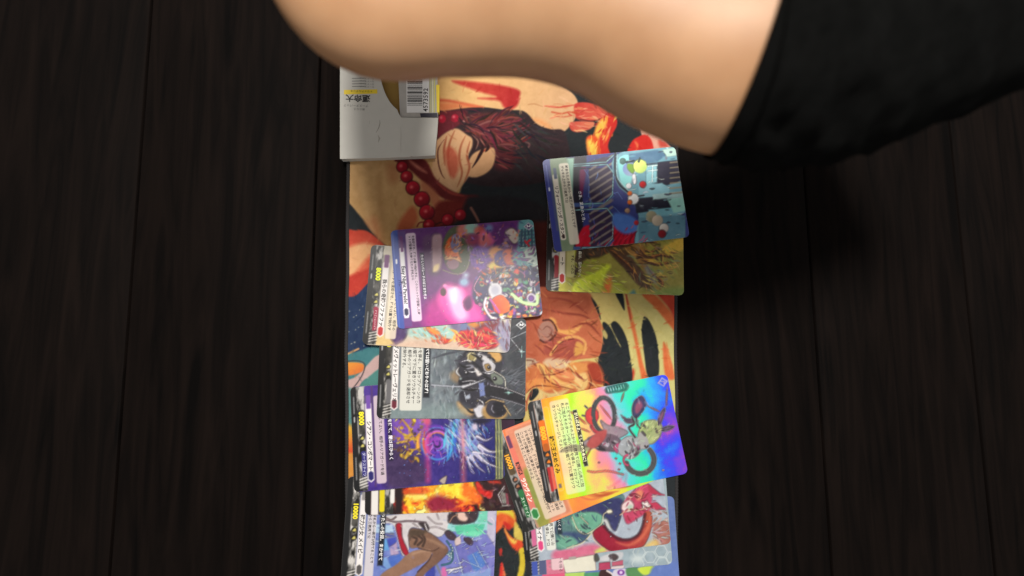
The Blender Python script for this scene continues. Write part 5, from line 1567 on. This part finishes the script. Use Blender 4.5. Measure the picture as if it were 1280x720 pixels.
# ---- L: pale sky, red crescent horn, green drapery
def art_L(A):
    A.fill([(630, 540), (870, 540), (870, 710), (630, 710)], (168, 178, 190), sm=False, wob=14)
    z = Zm(690, 630, 8)
    A.fill(z(1050, 180, 1250, 150, 1250, 420, 1060, 420, 1010, 280), (164, 110, 100), soft=2, wob=16)
    A.fill(z(940, 400, 1040, 350, 1060, 420, 940, 430), (214, 186, 120), soft=3)
    A.fill(z(20, 470, 200, 440, 420, 400, 560, 480, 380, 520, 40, 560), (206, 112, 140), soft=3, wob=10)
    A.fill(z(40, 200, 150, 60, 330, -60, 560, -100, 720, -80, 690, 120, 620, 260, 560, 220, 400, 300, 280, 380, 160, 440, 40, 440), (92, 126, 124), soft=1.2, wob=14)
    A.fill(z(190, 130, 300, 60, 480, 100, 500, 200, 400, 290, 300, 290, 220, 230), (110, 166, 142), soft=1.4, wob=10)
    A.fill(z(250, 80, 420, 0, 680, -60, 700, 60, 640, 260, 590, 250, 560, 160, 440, 80), (62, 64, 106), soft=1.4, wob=10)
    A.fill(z(110, 280, 330, 300, 330, 360, 200, 420, 110, 380), (66, 84, 116), soft=2, wob=10)
    A.fill(z(60, 330, 200, 330, 260, 400, 140, 440, 60, 430), (112, 166, 144), soft=2, wob=8)
    for q in ((200, 130, 260, 260, 340, 300, 420, 260), (150, 440, 300, 390, 380, 310, 430, 260, 500, 190, 520, 100, 590, 70), (290, 130, 360, 200)):
        A.line(z(*q), 1.5, (214, 206, 176), soft=.8)
    A.ell(690 + 575 / 8, 630 + 75 / 8, 4, 3, (226, 220, 196), soft=1)
    A.fill(z(500, 170, 550, 150, 600, 250, 640, 280, 560, 240), (190, 190, 190), soft=1.4)
    # red tufts and flower
    A.fill(z(700, 20, 800, -120, 940, -200, 1000, -130, 990, 20, 960, 80, 860, 140, 760, 200, 720, 140), (186, 70, 100), soft=1.4, wob=18)
    A.fill(z(700, 0, 780, -40, 820, 20, 770, 80, 700, 60), (226, 200, 200), soft=1.4, wob=8)
    A.fill(z(760, 20, 800, 10, 800, 50, 760, 60), (150, 196, 170), soft=2, a=.7)
    A.fill(z(960, -200, 1080, -110, 1140, -90, 1040, -90, 980, -120), (176, 60, 84), soft=1)
    A.fill(z(980, 0, 1040, -20, 1100, 30, 1140, 46, 1060, 60, 990, 40), (186, 62, 90), soft=1)
    A.fill(z(840, -120, 900, -140, 910, -60, 850, -40), (226, 150, 110), soft=2, a=.8)
    for k in range(5):
        A.ell(690 + (935 + 28 * math.cos(k * 1.256)) / 8, 630 + (12 + 24 * math.sin(k * 1.256)) / 8, 2.8, 2.2, (240, 232, 226), rot=k * 1.256, soft=.8)
    A.line(z(680, 110, 760, 60, 860, 60, 980, 30), 1.4, (220, 180, 150), soft=.8)
    A.accent(45, z(60, 200, 330, -40, 560, -60, 560, 200, 280, 380, 60, 430), [(120, 180, 156), (70, 110, 110), (60, 66, 110), (160, 206, 180), (46, 50, 84)], 26, 9, 1.5, base=.8, turn=2, a=.7)
    A.accent(45, z(720, 0, 860, -160, 1000, -120, 1000, 60, 780, 180), [(220, 110, 130), (140, 36, 66), (236, 180, 160), (196, 60, 90), (100, 30, 50)], 27, 8, 1.4, turn=3)
    A.accent(50, z(1000, 60, 1240, 60, 1240, 420, 1040, 400), [(190, 150, 140), (150, 90, 84), (206, 196, 196), (176, 186, 196)], 28, 9, 1.8, turn=2, a=.6)
    # crescent horn
    A.fill(z(405, 300, 510, 212, 570, 270, 660, 330, 760, 350, 850, 310, 900, 230, 925, 90, 990, 80, 1000, 200, 960, 340, 900, 430, 780, 465, 600, 480, 500, 420), (150, 30, 58), soft=1, wob=8, g=(760, 680, 812, 660, (176, 84, 66)))
    A.line(z(520, 230, 640, 340, 760, 360, 860, 310, 910, 210, 930, 100), 2.6, (62, 24, 40), soft=1.4, a=.8)
    A.line(z(640, 380, 760, 410, 880, 350, 960, 230, 980, 120), 3.4, (216, 120, 90), soft=2, a=.8, taper=2)
    A.line(z(405, 300, 440, 380, 600, 480, 780, 465, 900, 430), 1.2, (226, 190, 170), soft=.8)
    A.fill(z(430, 470, 500, 430, 540, 470, 450, 490), (196, 206, 110), soft=2)
    stars(A, 30, 700, 640, 840, 690, (240, 240, 240), 13, .7)
    A.grain(6, .4, 22)
    unit_frame(A, 9, tag=(206, 110, 150), hexa=(216, 76, 130), box=(1.30, .3, 1.86, 5.4), boxc=(226, 226, 216), flav=(2.02, 2, 2.3, 4.6), flavc=(40, 50, 62), metal=112, tab=(206, 110, 150))
    fine_print(A, seed=11)


# ---- M: pink panel card with pale hexagon lattice, only its lower edge shows
def art_M(A):
    A.fill([(630, 560), (870, 560), (870, 740), (630, 740)], (156, 172, 180), sm=False, wob=14)
    z = Zm(690, 630, 8)
    A.fill(z(-60, 520, 430, 480, 440, 690, -60, 730), (206, 120, 144), sm=False, wob=10)
    A.fill(z(100, 560, 430, 505, 440, 680, 140, 710), (220, 216, 200), sm=False, wob=6)
    A.fill(z(470, 590, 580, 575, 585, 665, 470, 675), (178, 70, 100), sm=False, wob=6)
    A.fill(z(600, 580, 710, 560, 710, 615, 600, 620), (186, 96, 116), sm=False, wob=6)
    A.fill(z(590, 625, 720, 610, 720, 640, 590, 660), (214, 200, 200), sm=False)
    A.fill(z(470, 540, 560, 500, 700, 480, 700, 540, 640, 570, 480, 575), (196, 196, 200), soft=1.2, wob=14)
    A.fill(z(570, 520, 620, 500, 660, 530, 620, 565), (84, 72, 74), soft=1.2)
    A.fill(z(425, 510, 450, 500, 470, 560, 430, 570), (86, 86, 80), soft=1.2)
    for hx, hy in ((980, 530), (1090, 470), (1100, 590), (1200, 530), (860, 600), (870, 480)):
        P = [(690 + (hx + 62 * math.cos(t)) / 8, 630 + (hy + 62 * math.sin(t)) / 8) for t in np.linspace(0, 2 * math.pi, 7)]
        A.line(P, 1.2, (206, 216, 216), sm=False, soft=.8, a=.8)
    A.ell(690 + 850 / 8, 630 + 550 / 8, 7, 5, (196, 206, 206), soft=4)
    A.line(z(180, 540, 230, 535), 3, (170, 160, 156), soft=1)
    for k in range(3):
        A.line(z(-30, 550 + 40 * k, 40, 540 + 40 * k), 1, (120, 110, 110), soft=.6, a=.5)
    unit_frame(A, 12, strip=(40, 40, 44), tag=(70, 90, 170), hexa=(80, 90, 160), box=(1.5, .3, 2.2, 5.7), boxc=(226, 196, 200), metal=112)
    A.cs = 'uv'
    A.box(.36, 4.8, .70, 6, (74, 92, 172))
    A.box(.78, 4.8, 1.2, 6, (90, 96, 130))
    A.cs = 'px'


# ---- N: lowest card, green, red and blue patches at the frame edge
def art_N(A):
    A.fill([(630, 600), (870, 600), (870, 780), (630, 780)], (104, 124, 176), sm=False, wob=14)
    z = Zm(690, 630, 8)
    A.fill(z(-100, 680, 130, 680, 130, 900, -100, 900), (216, 96, 130), sm=False)
    A.fill(z(130, 690, 330, 680, 330, 900, 130, 900), (176, 206, 106), sm=False, wob=10)
    A.fill(z(320, 690, 480, 680, 480, 900, 320, 900), (86, 150, 110), sm=False, wob=10)
    A.fill(z(480, 670, 560, 665, 640, 760, 480, 800), (70, 44, 46), soft=1, wob=8)
    A.line(z(550, 668, 600, 700, 620, 740), 2, (226, 214, 210))
    A.fill(z(620, 660, 740, 650, 780, 740, 620, 760), (206, 200, 214), soft=1, wob=10)
    A.ell(690 + 690 / 8, 630 + 685 / 8, 4.5, 3.6, (120, 60, 150), soft=1)
    A.ell(690 + 690 / 8, 630 + 685 / 8, 2, 2, (226, 200, 230), soft=.8)
    A.fill(z(740, 650, 860, 640, 920, 760, 780, 760), (92, 140, 92), soft=1.2, wob=8)
    A.fill(z(860, 640, 1030, 620, 1000, 680, 920, 710), (196, 216, 80), soft=1, wob=8)
    A.fill(z(1030, 610, 1300, 590, 1300, 760, 1000, 760), (104, 126, 186), soft=2, wob=10)


# ------------------------------------------------------------------ person's arm, reaching over the mat close to the lens
def build_arm():
    m, N, L, b = new_mat('skin')
    tc = N.new('ShaderNodeTexCoord')
    nz = N.new('ShaderNodeTexNoise')
    nz.inputs['Scale'].default_value = 0.55
    nz.inputs['Detail'].default_value = 6
    L.new(tc.outputs['Object'], nz.inputs['Vector'])
    rp = N.new('ShaderNodeValToRGB')
    rp.color_ramp.elements[0].position = .3
    rp.color_ramp.elements[0].color = (0.40, 0.205, 0.098, 1)
    rp.color_ramp.elements[1].position = .7
    rp.color_ramp.elements[1].color = (0.475, 0.258, 0.13, 1)
    L.new(nz.outputs['Fac'], rp.inputs['Fac'])
    L.new(rp.outputs['Color'], b.inputs['Base Color'])
    b.inputs['Roughness'].default_value = 0.5
    b.inputs['Subsurface Weight'].default_value = 0.12
    b.inputs['Subsurface Radius'].default_value = (0.6, 0.25, 0.12)
    b.inputs['Subsurface Scale'].default_value = 0.5
    n2 = N.new('ShaderNodeTexNoise')
    n2.inputs['Scale'].default_value = 9
    n2.inputs['Detail'].default_value = 6
    L.new(tc.outputs['Object'], n2.inputs['Vector'])
    bp = N.new('ShaderNodeBump')
    bp.inputs['Strength'].default_value = 0.12
    bp.inputs['Distance'].default_value = 0.03
    L.new(n2.outputs['Fac'], bp.inputs['Height'])
    L.new(bp.outputs['Normal'], b.inputs['Normal'])

    def tube(path, cap0=False, cap1=False, n=40, wob=0.0, seg=8):
        P = catmull([q[:3] for q in path], False, seg)
        R = catmull([(q[3], q[4]) for q in path], False, seg)
        V, Fc = [], []
        for i, p in enumerate(P):
            t = P[min(i + 1, len(P) - 1)] - P[max(i - 1, 0)]
            t /= np.linalg.norm(t)
            up = np.array([0, 0, 1.0])
            sx = np.cross(t, up)
            sx /= np.linalg.norm(sx)
            sz = np.cross(sx, t)
            for k in range(n):
                a = 2 * math.pi * k / n
                r = 1 + (wob * (fbm(np.array([i * .5]), np.array([k * .4]), 5)[0] - .5) if wob else 0)
                V.append(p + (sx * R[i][0] * math.cos(a) + sz * R[i][1] * math.sin(a)) * r)
        m_ = len(P)
        for i in range(m_ - 1):
            for k in range(n):
                Fc.append((i * n + k, i * n + (k + 1) % n, (i + 1) * n + (k + 1) % n, (i + 1) * n + k))
        return V, Fc
    H = 14.0
    path = [(20, 11.6, H + .5, 4.0, 3.5), (13.6, 8.9, H + .5, 3.9, 3.3), (9.8, 7.2, H + .3, 3.85, 3.1), (7.4, 6.8, H + .2, 3.8, 2.9), (5.3, 7.4, H, 3.75, 2.7), (2.8, 8.65, H, 3.6, 2.5), (0, 9.15, H, 3.4, 2.35), (-3.0, 8.95, H, 3.25, 2.15),
            (-5.2, 8.6, H, 3.0, 2.0), (-6.5, 9.9, H, 2.65, 1.9), (-6.9, 12.2, H, 2.8, 1.8), (-6.8, 16, H, 3.2, 1.6), (-6.6, 20, H, 3.4, 1.5)]
    V, Fc = tube(path)
    me = mesh_np('person', V, Fc, smooth=True)
    o = link('person', me, None, 'bare forearm of a person reaching across the top, blurred close to the lens', 'person', mat=m)
    # sleeve
    ms, N, L, b = new_mat('dark_cloth')
    tc = N.new('ShaderNodeTexCoord')
    wv = N.new('ShaderNodeTexNoise')
    wv.inputs['Scale'].default_value = 2.5
    wv.inputs['Detail'].default_value = 6
    L.new(tc.outputs['Object'], wv.inputs['Vector'])
    rp = N.new('ShaderNodeValToRGB')
    rp.color_ramp.elements[0].color = (0.0025, 0.0026, 0.0025, 1)
    rp.color_ramp.elements[1].color = (0.006, 0.006, 0.0058, 1)
    L.new(wv.outputs['Fac'], rp.inputs['Fac'])
    L.new(rp.outputs['Color'], b.inputs['Base Color'])
    b.inputs['Roughness'].default_value = 0.95
    b.inputs['Specular IOR Level'].default_value = 0.02
    sp = [(20, 11.6, H + .5, 4.6, 4.0), (13.6, 8.9, H + .5, 4.4, 3.75), (9.8, 7.2, H + .3, 4.2, 3.45), (8.0, 6.83, H + .2, 4.1, 3.3), (7.0, 6.88, H + .1, 4.05, 3.2)]
    V, Fc = tube(sp, wob=.16, seg=14, n=72)
    V2, F2 = tube([(7.03, 6.875, H + .1, 3.97, 3.12), (7.5, 6.8, H + .15, 3.93, 3.05), (8.8, 6.9, H + .2, 3.95, 3.1)])
    off = len(V)
    me = mesh_np('sleeve', V + V2, Fc + [tuple(i + off for i in f) for f in F2], smooth=True)
    link('sleeve', me, o, 'black cloth sleeve', mat=ms)
    return o


# ------------------------------------------------------------------ opened white carton with barcode
def prism(pts, z0, z1):
    n = len(pts)
    V = [(x, y, z1) for x, y in pts] + [(x, y, z0) for x, y in pts]
    me = bpy.data.meshes.new('prism')
    Fc = [tuple(range(n)), tuple(range(2 * n - 1, n - 1, -1))] + [(j, i, i + n, j + n) for i, j in ((k, (k + 1) % n) for k in range(n))]
    me.from_pydata(V, [], Fc)
    me.update()
    return me


def build_carton():
    zt = 0.55
    w = lambda x, y, z=zt: at(x, y, z)[:2]
    root = bpy.data.objects.new('card_carton', None)
    COL.objects.link(root)
    root['label'] = 'opened white cardboard carton with barcode and torn curved cut-out, beside the arm'
    root['category'] = 'carton'
    b0 = Vector(at(490, 150, 0))
    root.location = b0

    def part(name, me, mat, z=0.0, parent=None):
        me.materials.append(mat)
        o = link(name, me, parent or root)
        for v in me.vertices:
            v.co -= b0
        return o
    white = plain('white_board', (190, 187, 179), .6, .05, 1.5, .05)
    # orientation of faces: points listed counter-clockwise seen from above
    def ccw(P):
        a = sum(P[i][0] * P[(i + 1) % len(P)][1] - P[(i + 1) % len(P)][0] * P[i][1] for i in range(len(P)))
        return P if a > 0 else P[::-1]
    curve = [(474, 60), (474.5, 90), (475.5, 97), (477.5, 105), (480, 113), (483, 120), (487, 127), (491.5, 132.5), (496.5, 137), (498.5, 142), (501.5, 146.8)]
    panel = curve + [(547.6, 147.2), (546.5, 165), (544.8, 180), (544, 194.2), (530, 195), (516, 195.6), (514, 194.6), (512, 196.2), (480, 197.4), (425, 198.6), (425, 60)]
    part('front_panel', prism(ccw([w(x, y) for x, y in panel]), zt - .04, zt), white)
    # tray body under it
    body = [(426, 62), (500, 62), (545, 62), (546.4, 147), (543, 193.4), (426, 197.6)]
    part('back_panel', prism(ccw([w(x, y, .05) for x, y in body]), 0.01, .06), plain('inner_board', (150, 116, 46), .7, .12, 2))
    # side walls
    for nm, P in (('side_wall', [(543.4, 193.8), (546.8, 147.6), (545.6, 147.6), (542.2, 193.6)]), ('side_wall', [(426, 198.2), (543.4, 193.9), (543.3, 192.8), (426, 196.9)])):
        part(nm, prism(ccw([w(x, y) for x, y in P]), .02, zt - .045), white)
    # clear inner packet with barcode label
    grey = plain('grey_film', (176, 172, 166), .35, .15, 2.5)
    part('inner_packet', prism(ccw([w(x, y, .36) for x, y in ((496.5, 62), (546, 62), (547.4, 146.4), (500, 146.4))]), .07, .36), grey)
    part('yellow_edge', prism(ccw([w(x, y, .37) for x, y in ((545, 106), (549.2, 106), (549, 140.5), (546, 140.5))]), .1, .375), plain('yellow_print', (236, 206, 30), .5, .05, 2))
    part('dark_band', prism(ccw([w(x, y, .37) for x, y in ((525, 141.6), (546.6, 141.2), (547.2, 146.4), (526, 146.4))]), .34, .372), plain('navy_print', (38, 34, 52), .5, .05, 2))
    for k, (x0, x1, c) in enumerate(((536.6, 539.2, (196, 192, 150)), (539.8, 541.4, (226, 222, 190)), (542, 543.6, (206, 200, 120)))):
        part('stripe', prism(ccw([w(x, y, .37) for x, y in ((x0, 62), (x1, 62), (x1 + .4, 140.5), (x0 + .4, 140.5))]), .34, .371 + .001 * k), plain('stripe_print', c, .5, .05, 2))
    lab = part('barcode_label', prism(ccw([w(x, y, .37) for x, y in ((507.6, 62), (536.2, 62), (536.2, 140.8), (508.4, 140.8))]), .34, .376), plain('label_paper', (236, 234, 232), .5, .03, 3))
    # bars
    q = np.random.RandomState(12)
    y = 70.0
    V, Fc = [], []
    wd = [.7, .7, 1.4, .7, 2.1, .7, 1.4, 2.8]
    while y < 132:
        h = wd[q.randint(len(wd))] * .62
        g_ = wd[q.randint(6)] * .62
        P = ccw([w(xx, yy, .38) for xx, yy in ((509.2, y), (528, y), (528, y + h), (509.2, y + h))])
        i = len(V)
        V += [(a - b0[0], b - b0[1], .379) for a, b in P]
        Fc.append((i, i + 1, i + 2, i + 3))
        y += h + g_
    me = bpy.data.meshes.new('bars')
    me.from_pydata(V, [], Fc)
    me.materials.append(ink((34, 32, 34)))
    link('barcode', me, lab, kind='stuff')

    def txt(name, s, x, y_, size, rgb, rot, z, bold=0.0, spacing=1.0):
        me = text_mesh(s, size, bold, spacing)
        me.materials.append(ink(rgb))
        t = link(name, me, root, kind='stuff' if name == 'small_lettering' else None)
        p = at(x, y_, z)
        t.location = (p[0] - b0[0], p[1] - b0[1], z)
        t.rotation_euler = (0, 0, math.radians(rot))
    txt('barcode_number', '4573592', 534.6, 139.6, .40, (40, 38, 40), 90, .380, .006, 1.1)
    txt('title_lettering', '運命大', 463, 119.6, .50, (40, 38, 38), 180, zt + .004, .012, .98)
    # yellow band and small print (upside down)
    part('yellow_band', prism(ccw([w(x, y, zt) for x, y in ((430, 112.4), (471.6, 111.6), (471.8, 117), (430, 118))]), zt - .002, zt + .004), plain('yellow_print', (226, 196, 30), .5, .05, 2))
    txt('small_lettering', 'トライアルデッキ', 466, 113, .17, (70, 60, 20), 180, zt + .009)
    for k in range(4):
        txt('small_lettering', 'カードゲーム', 468, 97.4 + 3.4 * k, .15, (86, 84, 82), 180, zt + .004)
        V = ccw([w(xx, yy) for xx, yy in ((440, 97.6 + 3.4 * k), (457 + k * .5, 97.2 + 3.4 * k), (457, 98.1 + 3.4 * k), (440, 98.5 + 3.4 * k))])
        part('rule_line', prism(V, zt - .002, zt + .003), ink((120, 118, 114)))
    txt('small_lettering', 'ブースターパック', 461, 131.0, .19, (90, 88, 86), 180, zt + .004)
    txt('small_lettering', '新たなる', 456, 135.4, .17, (110, 108, 104), 180, zt + .004)
    # crease and pencil smudges on the panel
    def strip(name, P, wd_, rgb):
        V = []
        for k, (x, y_) in enumerate(P):
            hw = wd_ * (1 - abs(2 * k / (len(P) - 1) - 1) * .7)
            V.append((x - hw, y_))
        for k in range(len(P) - 1, -1, -1):
            x, y_ = P[k]
            hw = wd_ * (1 - abs(2 * k / (len(P) - 1) - 1) * .7)
            V.append((x + hw, y_))
        part(name, prism(ccw([w(x, y_) for x, y_ in V]), zt - .002, zt + .003), ink(rgb))
    strip('crease', [(501, 158), (501.3, 170), (501, 180), (501.2, 191)], .35, (166, 160, 152))
    strip('pencil_mark', [(474.6, 150), (475, 154), (473.4, 160), (470, 166)], .55, (130, 124, 116))
    strip('pencil_mark', [(472.6, 169), (474.4, 173), (472.8, 178)], 1.1, (160, 156, 146))
    strip('pencil_mark', [(462, 151), (461.6, 155)], .45, (150, 146, 138))
    return root


# ================================================================== build everything
build_table()
build_mat()

N_ = card_object('N', art_N, 'lowest card of the right pile, only green, red and blue strip showing', group='cards on the mat')
M_ = card_object('M', art_M, 'card with pale hexagon lattice and pink blocks, under the red crescent horn card', group='cards on the mat')
put_text(M_, 'rules_text', 'ユニットを得る', 1.95, 4.3, .22, (60, 50, 54), res=1)
L__ = card_object('L', art_L, 'pale card with large red crescent horn and green drapery, under the holographic cards', group='cards on the mat')
rules(L__, 1.62, 3.9, 5.3, 2, .26, .21, seed=3, short_last=False)
put_text(L__, 'name_lettering', 'ライナ', .87, 3.95, .28, (46, 40, 44), bold=.008)
put_text(L__, 'flavour_text', 'さあ、いくよ', 2.10, 3.2, .20, (226, 226, 226), res=1)
I_ = card_object('I', art_I, 'blue-violet interior card with white coat, red sash and crossed brown stockings', group='cards on the mat')
put_text(I_, 'power_number', '10000', .44, 1.45, .36, (222, 206, 40), bold=.016)
put_text(I_, 'name_lettering', '磁力少女 メイビー', .87, 2.1, .29, (46, 42, 44), bold=.008)
rules(I_, 1.58, 1.5, 4.9, 2, .24, .19, seed=1)
put_text(I_, 'flavour_text', 'それがわたしの役目。まかせて', 2.05, 1.3, .235, (232, 230, 228), bold=.004, res=1)
H_ = card_object('H', art_H, 'dark fire card of orange and yellow flames with hexagon emblem, under the violet rose card', group='cards on the mat')
K_ = card_object('K', art_K, 'tilted foil card with red and green frame, half under the rainbow card', mat=M_FOIL_WARM, group='cards on the mat')
put_text(K_, 'power_number', '10000', .44, 1.35, .36, (226, 160, 40), bold=.016)
put_text(K_, 'name_lettering', '朝明獣', .89, 2.0, .26, (60, 40, 40), bold=.008)
put_text(K_, 'name_lettering', 'ラウヴィン', .89, 2.95, .29, (250, 226, 214), bold=.008)
put_text(K_, 'clan_lettering', 'ストイケイア', .52, 3.95, .2, (214, 236, 214))
rules(K_, 2.48, .45, 5.5, 5, .25, .215, rgb=(66, 58, 56), seed=5)
F_ = card_object('F', art_F, 'violet rose card with gold branches and blue-white plumes, below the grey machine card', group='cards on the mat')
put_text(F_, 'power_number', '8000', .44, 1.45, .38, (222, 212, 40), bold=.016)
put_text(F_, 'name_lettering', 'シアン・コンボマート', .88, 2.0, .28, (46, 42, 48), bold=.008)
put_text(F_, 'clan_lettering', 'ダークステイツ', .56, 3.75, .19, (206, 206, 230))
rules(F_, 1.55, 1.8, 5.3, 1, .24, .22, seed=7, short_last=False)
put_text(F_, 'flavour_text', '合図を待て、闇は花ひらく', 2.08, 1.5, .235, (232, 226, 236), bold=.004, res=1)
J_ = card_object('J', art_J, 'rainbow holographic card with two dark rings and leaf blades, topmost of the right pile', mat=M_FOIL, group='cards on the mat')
put_text(J_, 'power_number', '8000', .46, 1.55, .40, (255, 170, 40), bold=.018)
put_text(J_, 'name_lettering', '樋熊王女めぐみ', .90, 2.2, .31, (60, 46, 20), bold=.01)
rules(J_, 2.20, .45, 5.5, 4, .265, .225, rgb=(70, 64, 60), seed=2)
put_text(J_, 'flavour_text', 'がんばるよ、あしたのために！', 2.62, 1.15, .215, (240, 236, 190), bold=.006, res=1)
E_ = card_object('E', art_E, 'grey machine card of black barrels and a drum wheel, below the red flame ribbon card', group='cards on the mat')
put_text(E_, 'power_number', '8000', .44, 1.05, .38, (222, 214, 40), bold=.016)
put_text(E_, 'name_lettering', 'リブメヴィットレーヴェリオ', .88, 1.35, .28, (46, 44, 46), bold=.008)
rules(E_, 2.28, .5, 5.2, 4, .30, .24, seed=4)
put_text(E_, 'flavour_text', 'そこだ。すべては狙いどおりのはず！', 2.72, .6, .235, (232, 232, 232), bold=.005, res=1)
put_text(E_, 'grade_number', '2', 8.22, .32, .3, (236, 236, 236), bold=.01)
D_ = card_object('D', art_D, 'pale card with red and orange flame ribbons and yellow 8000, under the purple toy card', group='cards on the mat')
put_text(D_, 'power_number', '8000', .44, 1.35, .38, (214, 222, 40), bold=.016)
put_text(D_, 'name_lettering', '我らの奇跡フファファ', .88, 2.0, .28, (50, 46, 48), bold=.008)
put_text(D_, 'clan_lettering', 'ドラゴンエンパイア', .58, 3.85, .13, (232, 200, 206), res=1)
rules(D_, 1.66, .6, 5.3, 2, .26, .21, seed=6, short_last=False)
C_ = card_object('C', art_C, 'purple card with pink glow and heap of colourful toys, topmost of the left pile', group='cards on the mat', gain=0.78)
put_text(C_, 'name_lettering', 'Easy Night Parade!', .50, 2.2, .30, (44, 42, 60), bold=.008)
put_text(C_, 'name_lettering', 'パレード！', .26, 3.0, .22, (34, 36, 84), bold=.006)
rules(C_, 1.24, .4, 5.3, 2, .2, .17, rgb=(80, 70, 84), seed=8)
put_text(C_, 'flavour_text', 'たのしいパレードのはじまりだよ', 1.68, 1.6, .18, (236, 230, 240), bold=.005, res=1)
put_text(C_, 'grade_number', '2', 8.18, .33, .3, (236, 236, 236), bold=.01)
B_ = card_object('B', art_B, 'yellow-green card with twisted brown roots, under the blue robot card', group='cards on the mat', gain=0.9)
put_text(B_, 'name_lettering', 'ート', .88, 3.75, .28, (50, 42, 40), bold=.008)
rules(B_, 1.55, 3.6, 4.9, 1, .24, .2, seed=9, short_last=False)
put_text(B_, 'flavour_text', '森は、忘れない。', 2.0, 3.35, .22, (220, 214, 190), bold=.004, res=1)
A_ = card_object('A', art_A, 'blue card with hatched panels and small round robots, near the arm', group='cards on the mat', gain=0.95)
put_text(A_, 'name_lettering', 'リフォーグリンダ・スタンド', .57, 1.75, .26, (60, 56, 60), bold=.006)
rules(A_, 1.38, .5, 4.6, 2, .26, .2, rgb=(80, 74, 70), seed=10)
put_text(A_, 'flavour_text', 'さあ、変身のとき。', 2.0, 2.2, .24, (226, 226, 230), bold=.004, res=1)

build_carton()
build_arm()
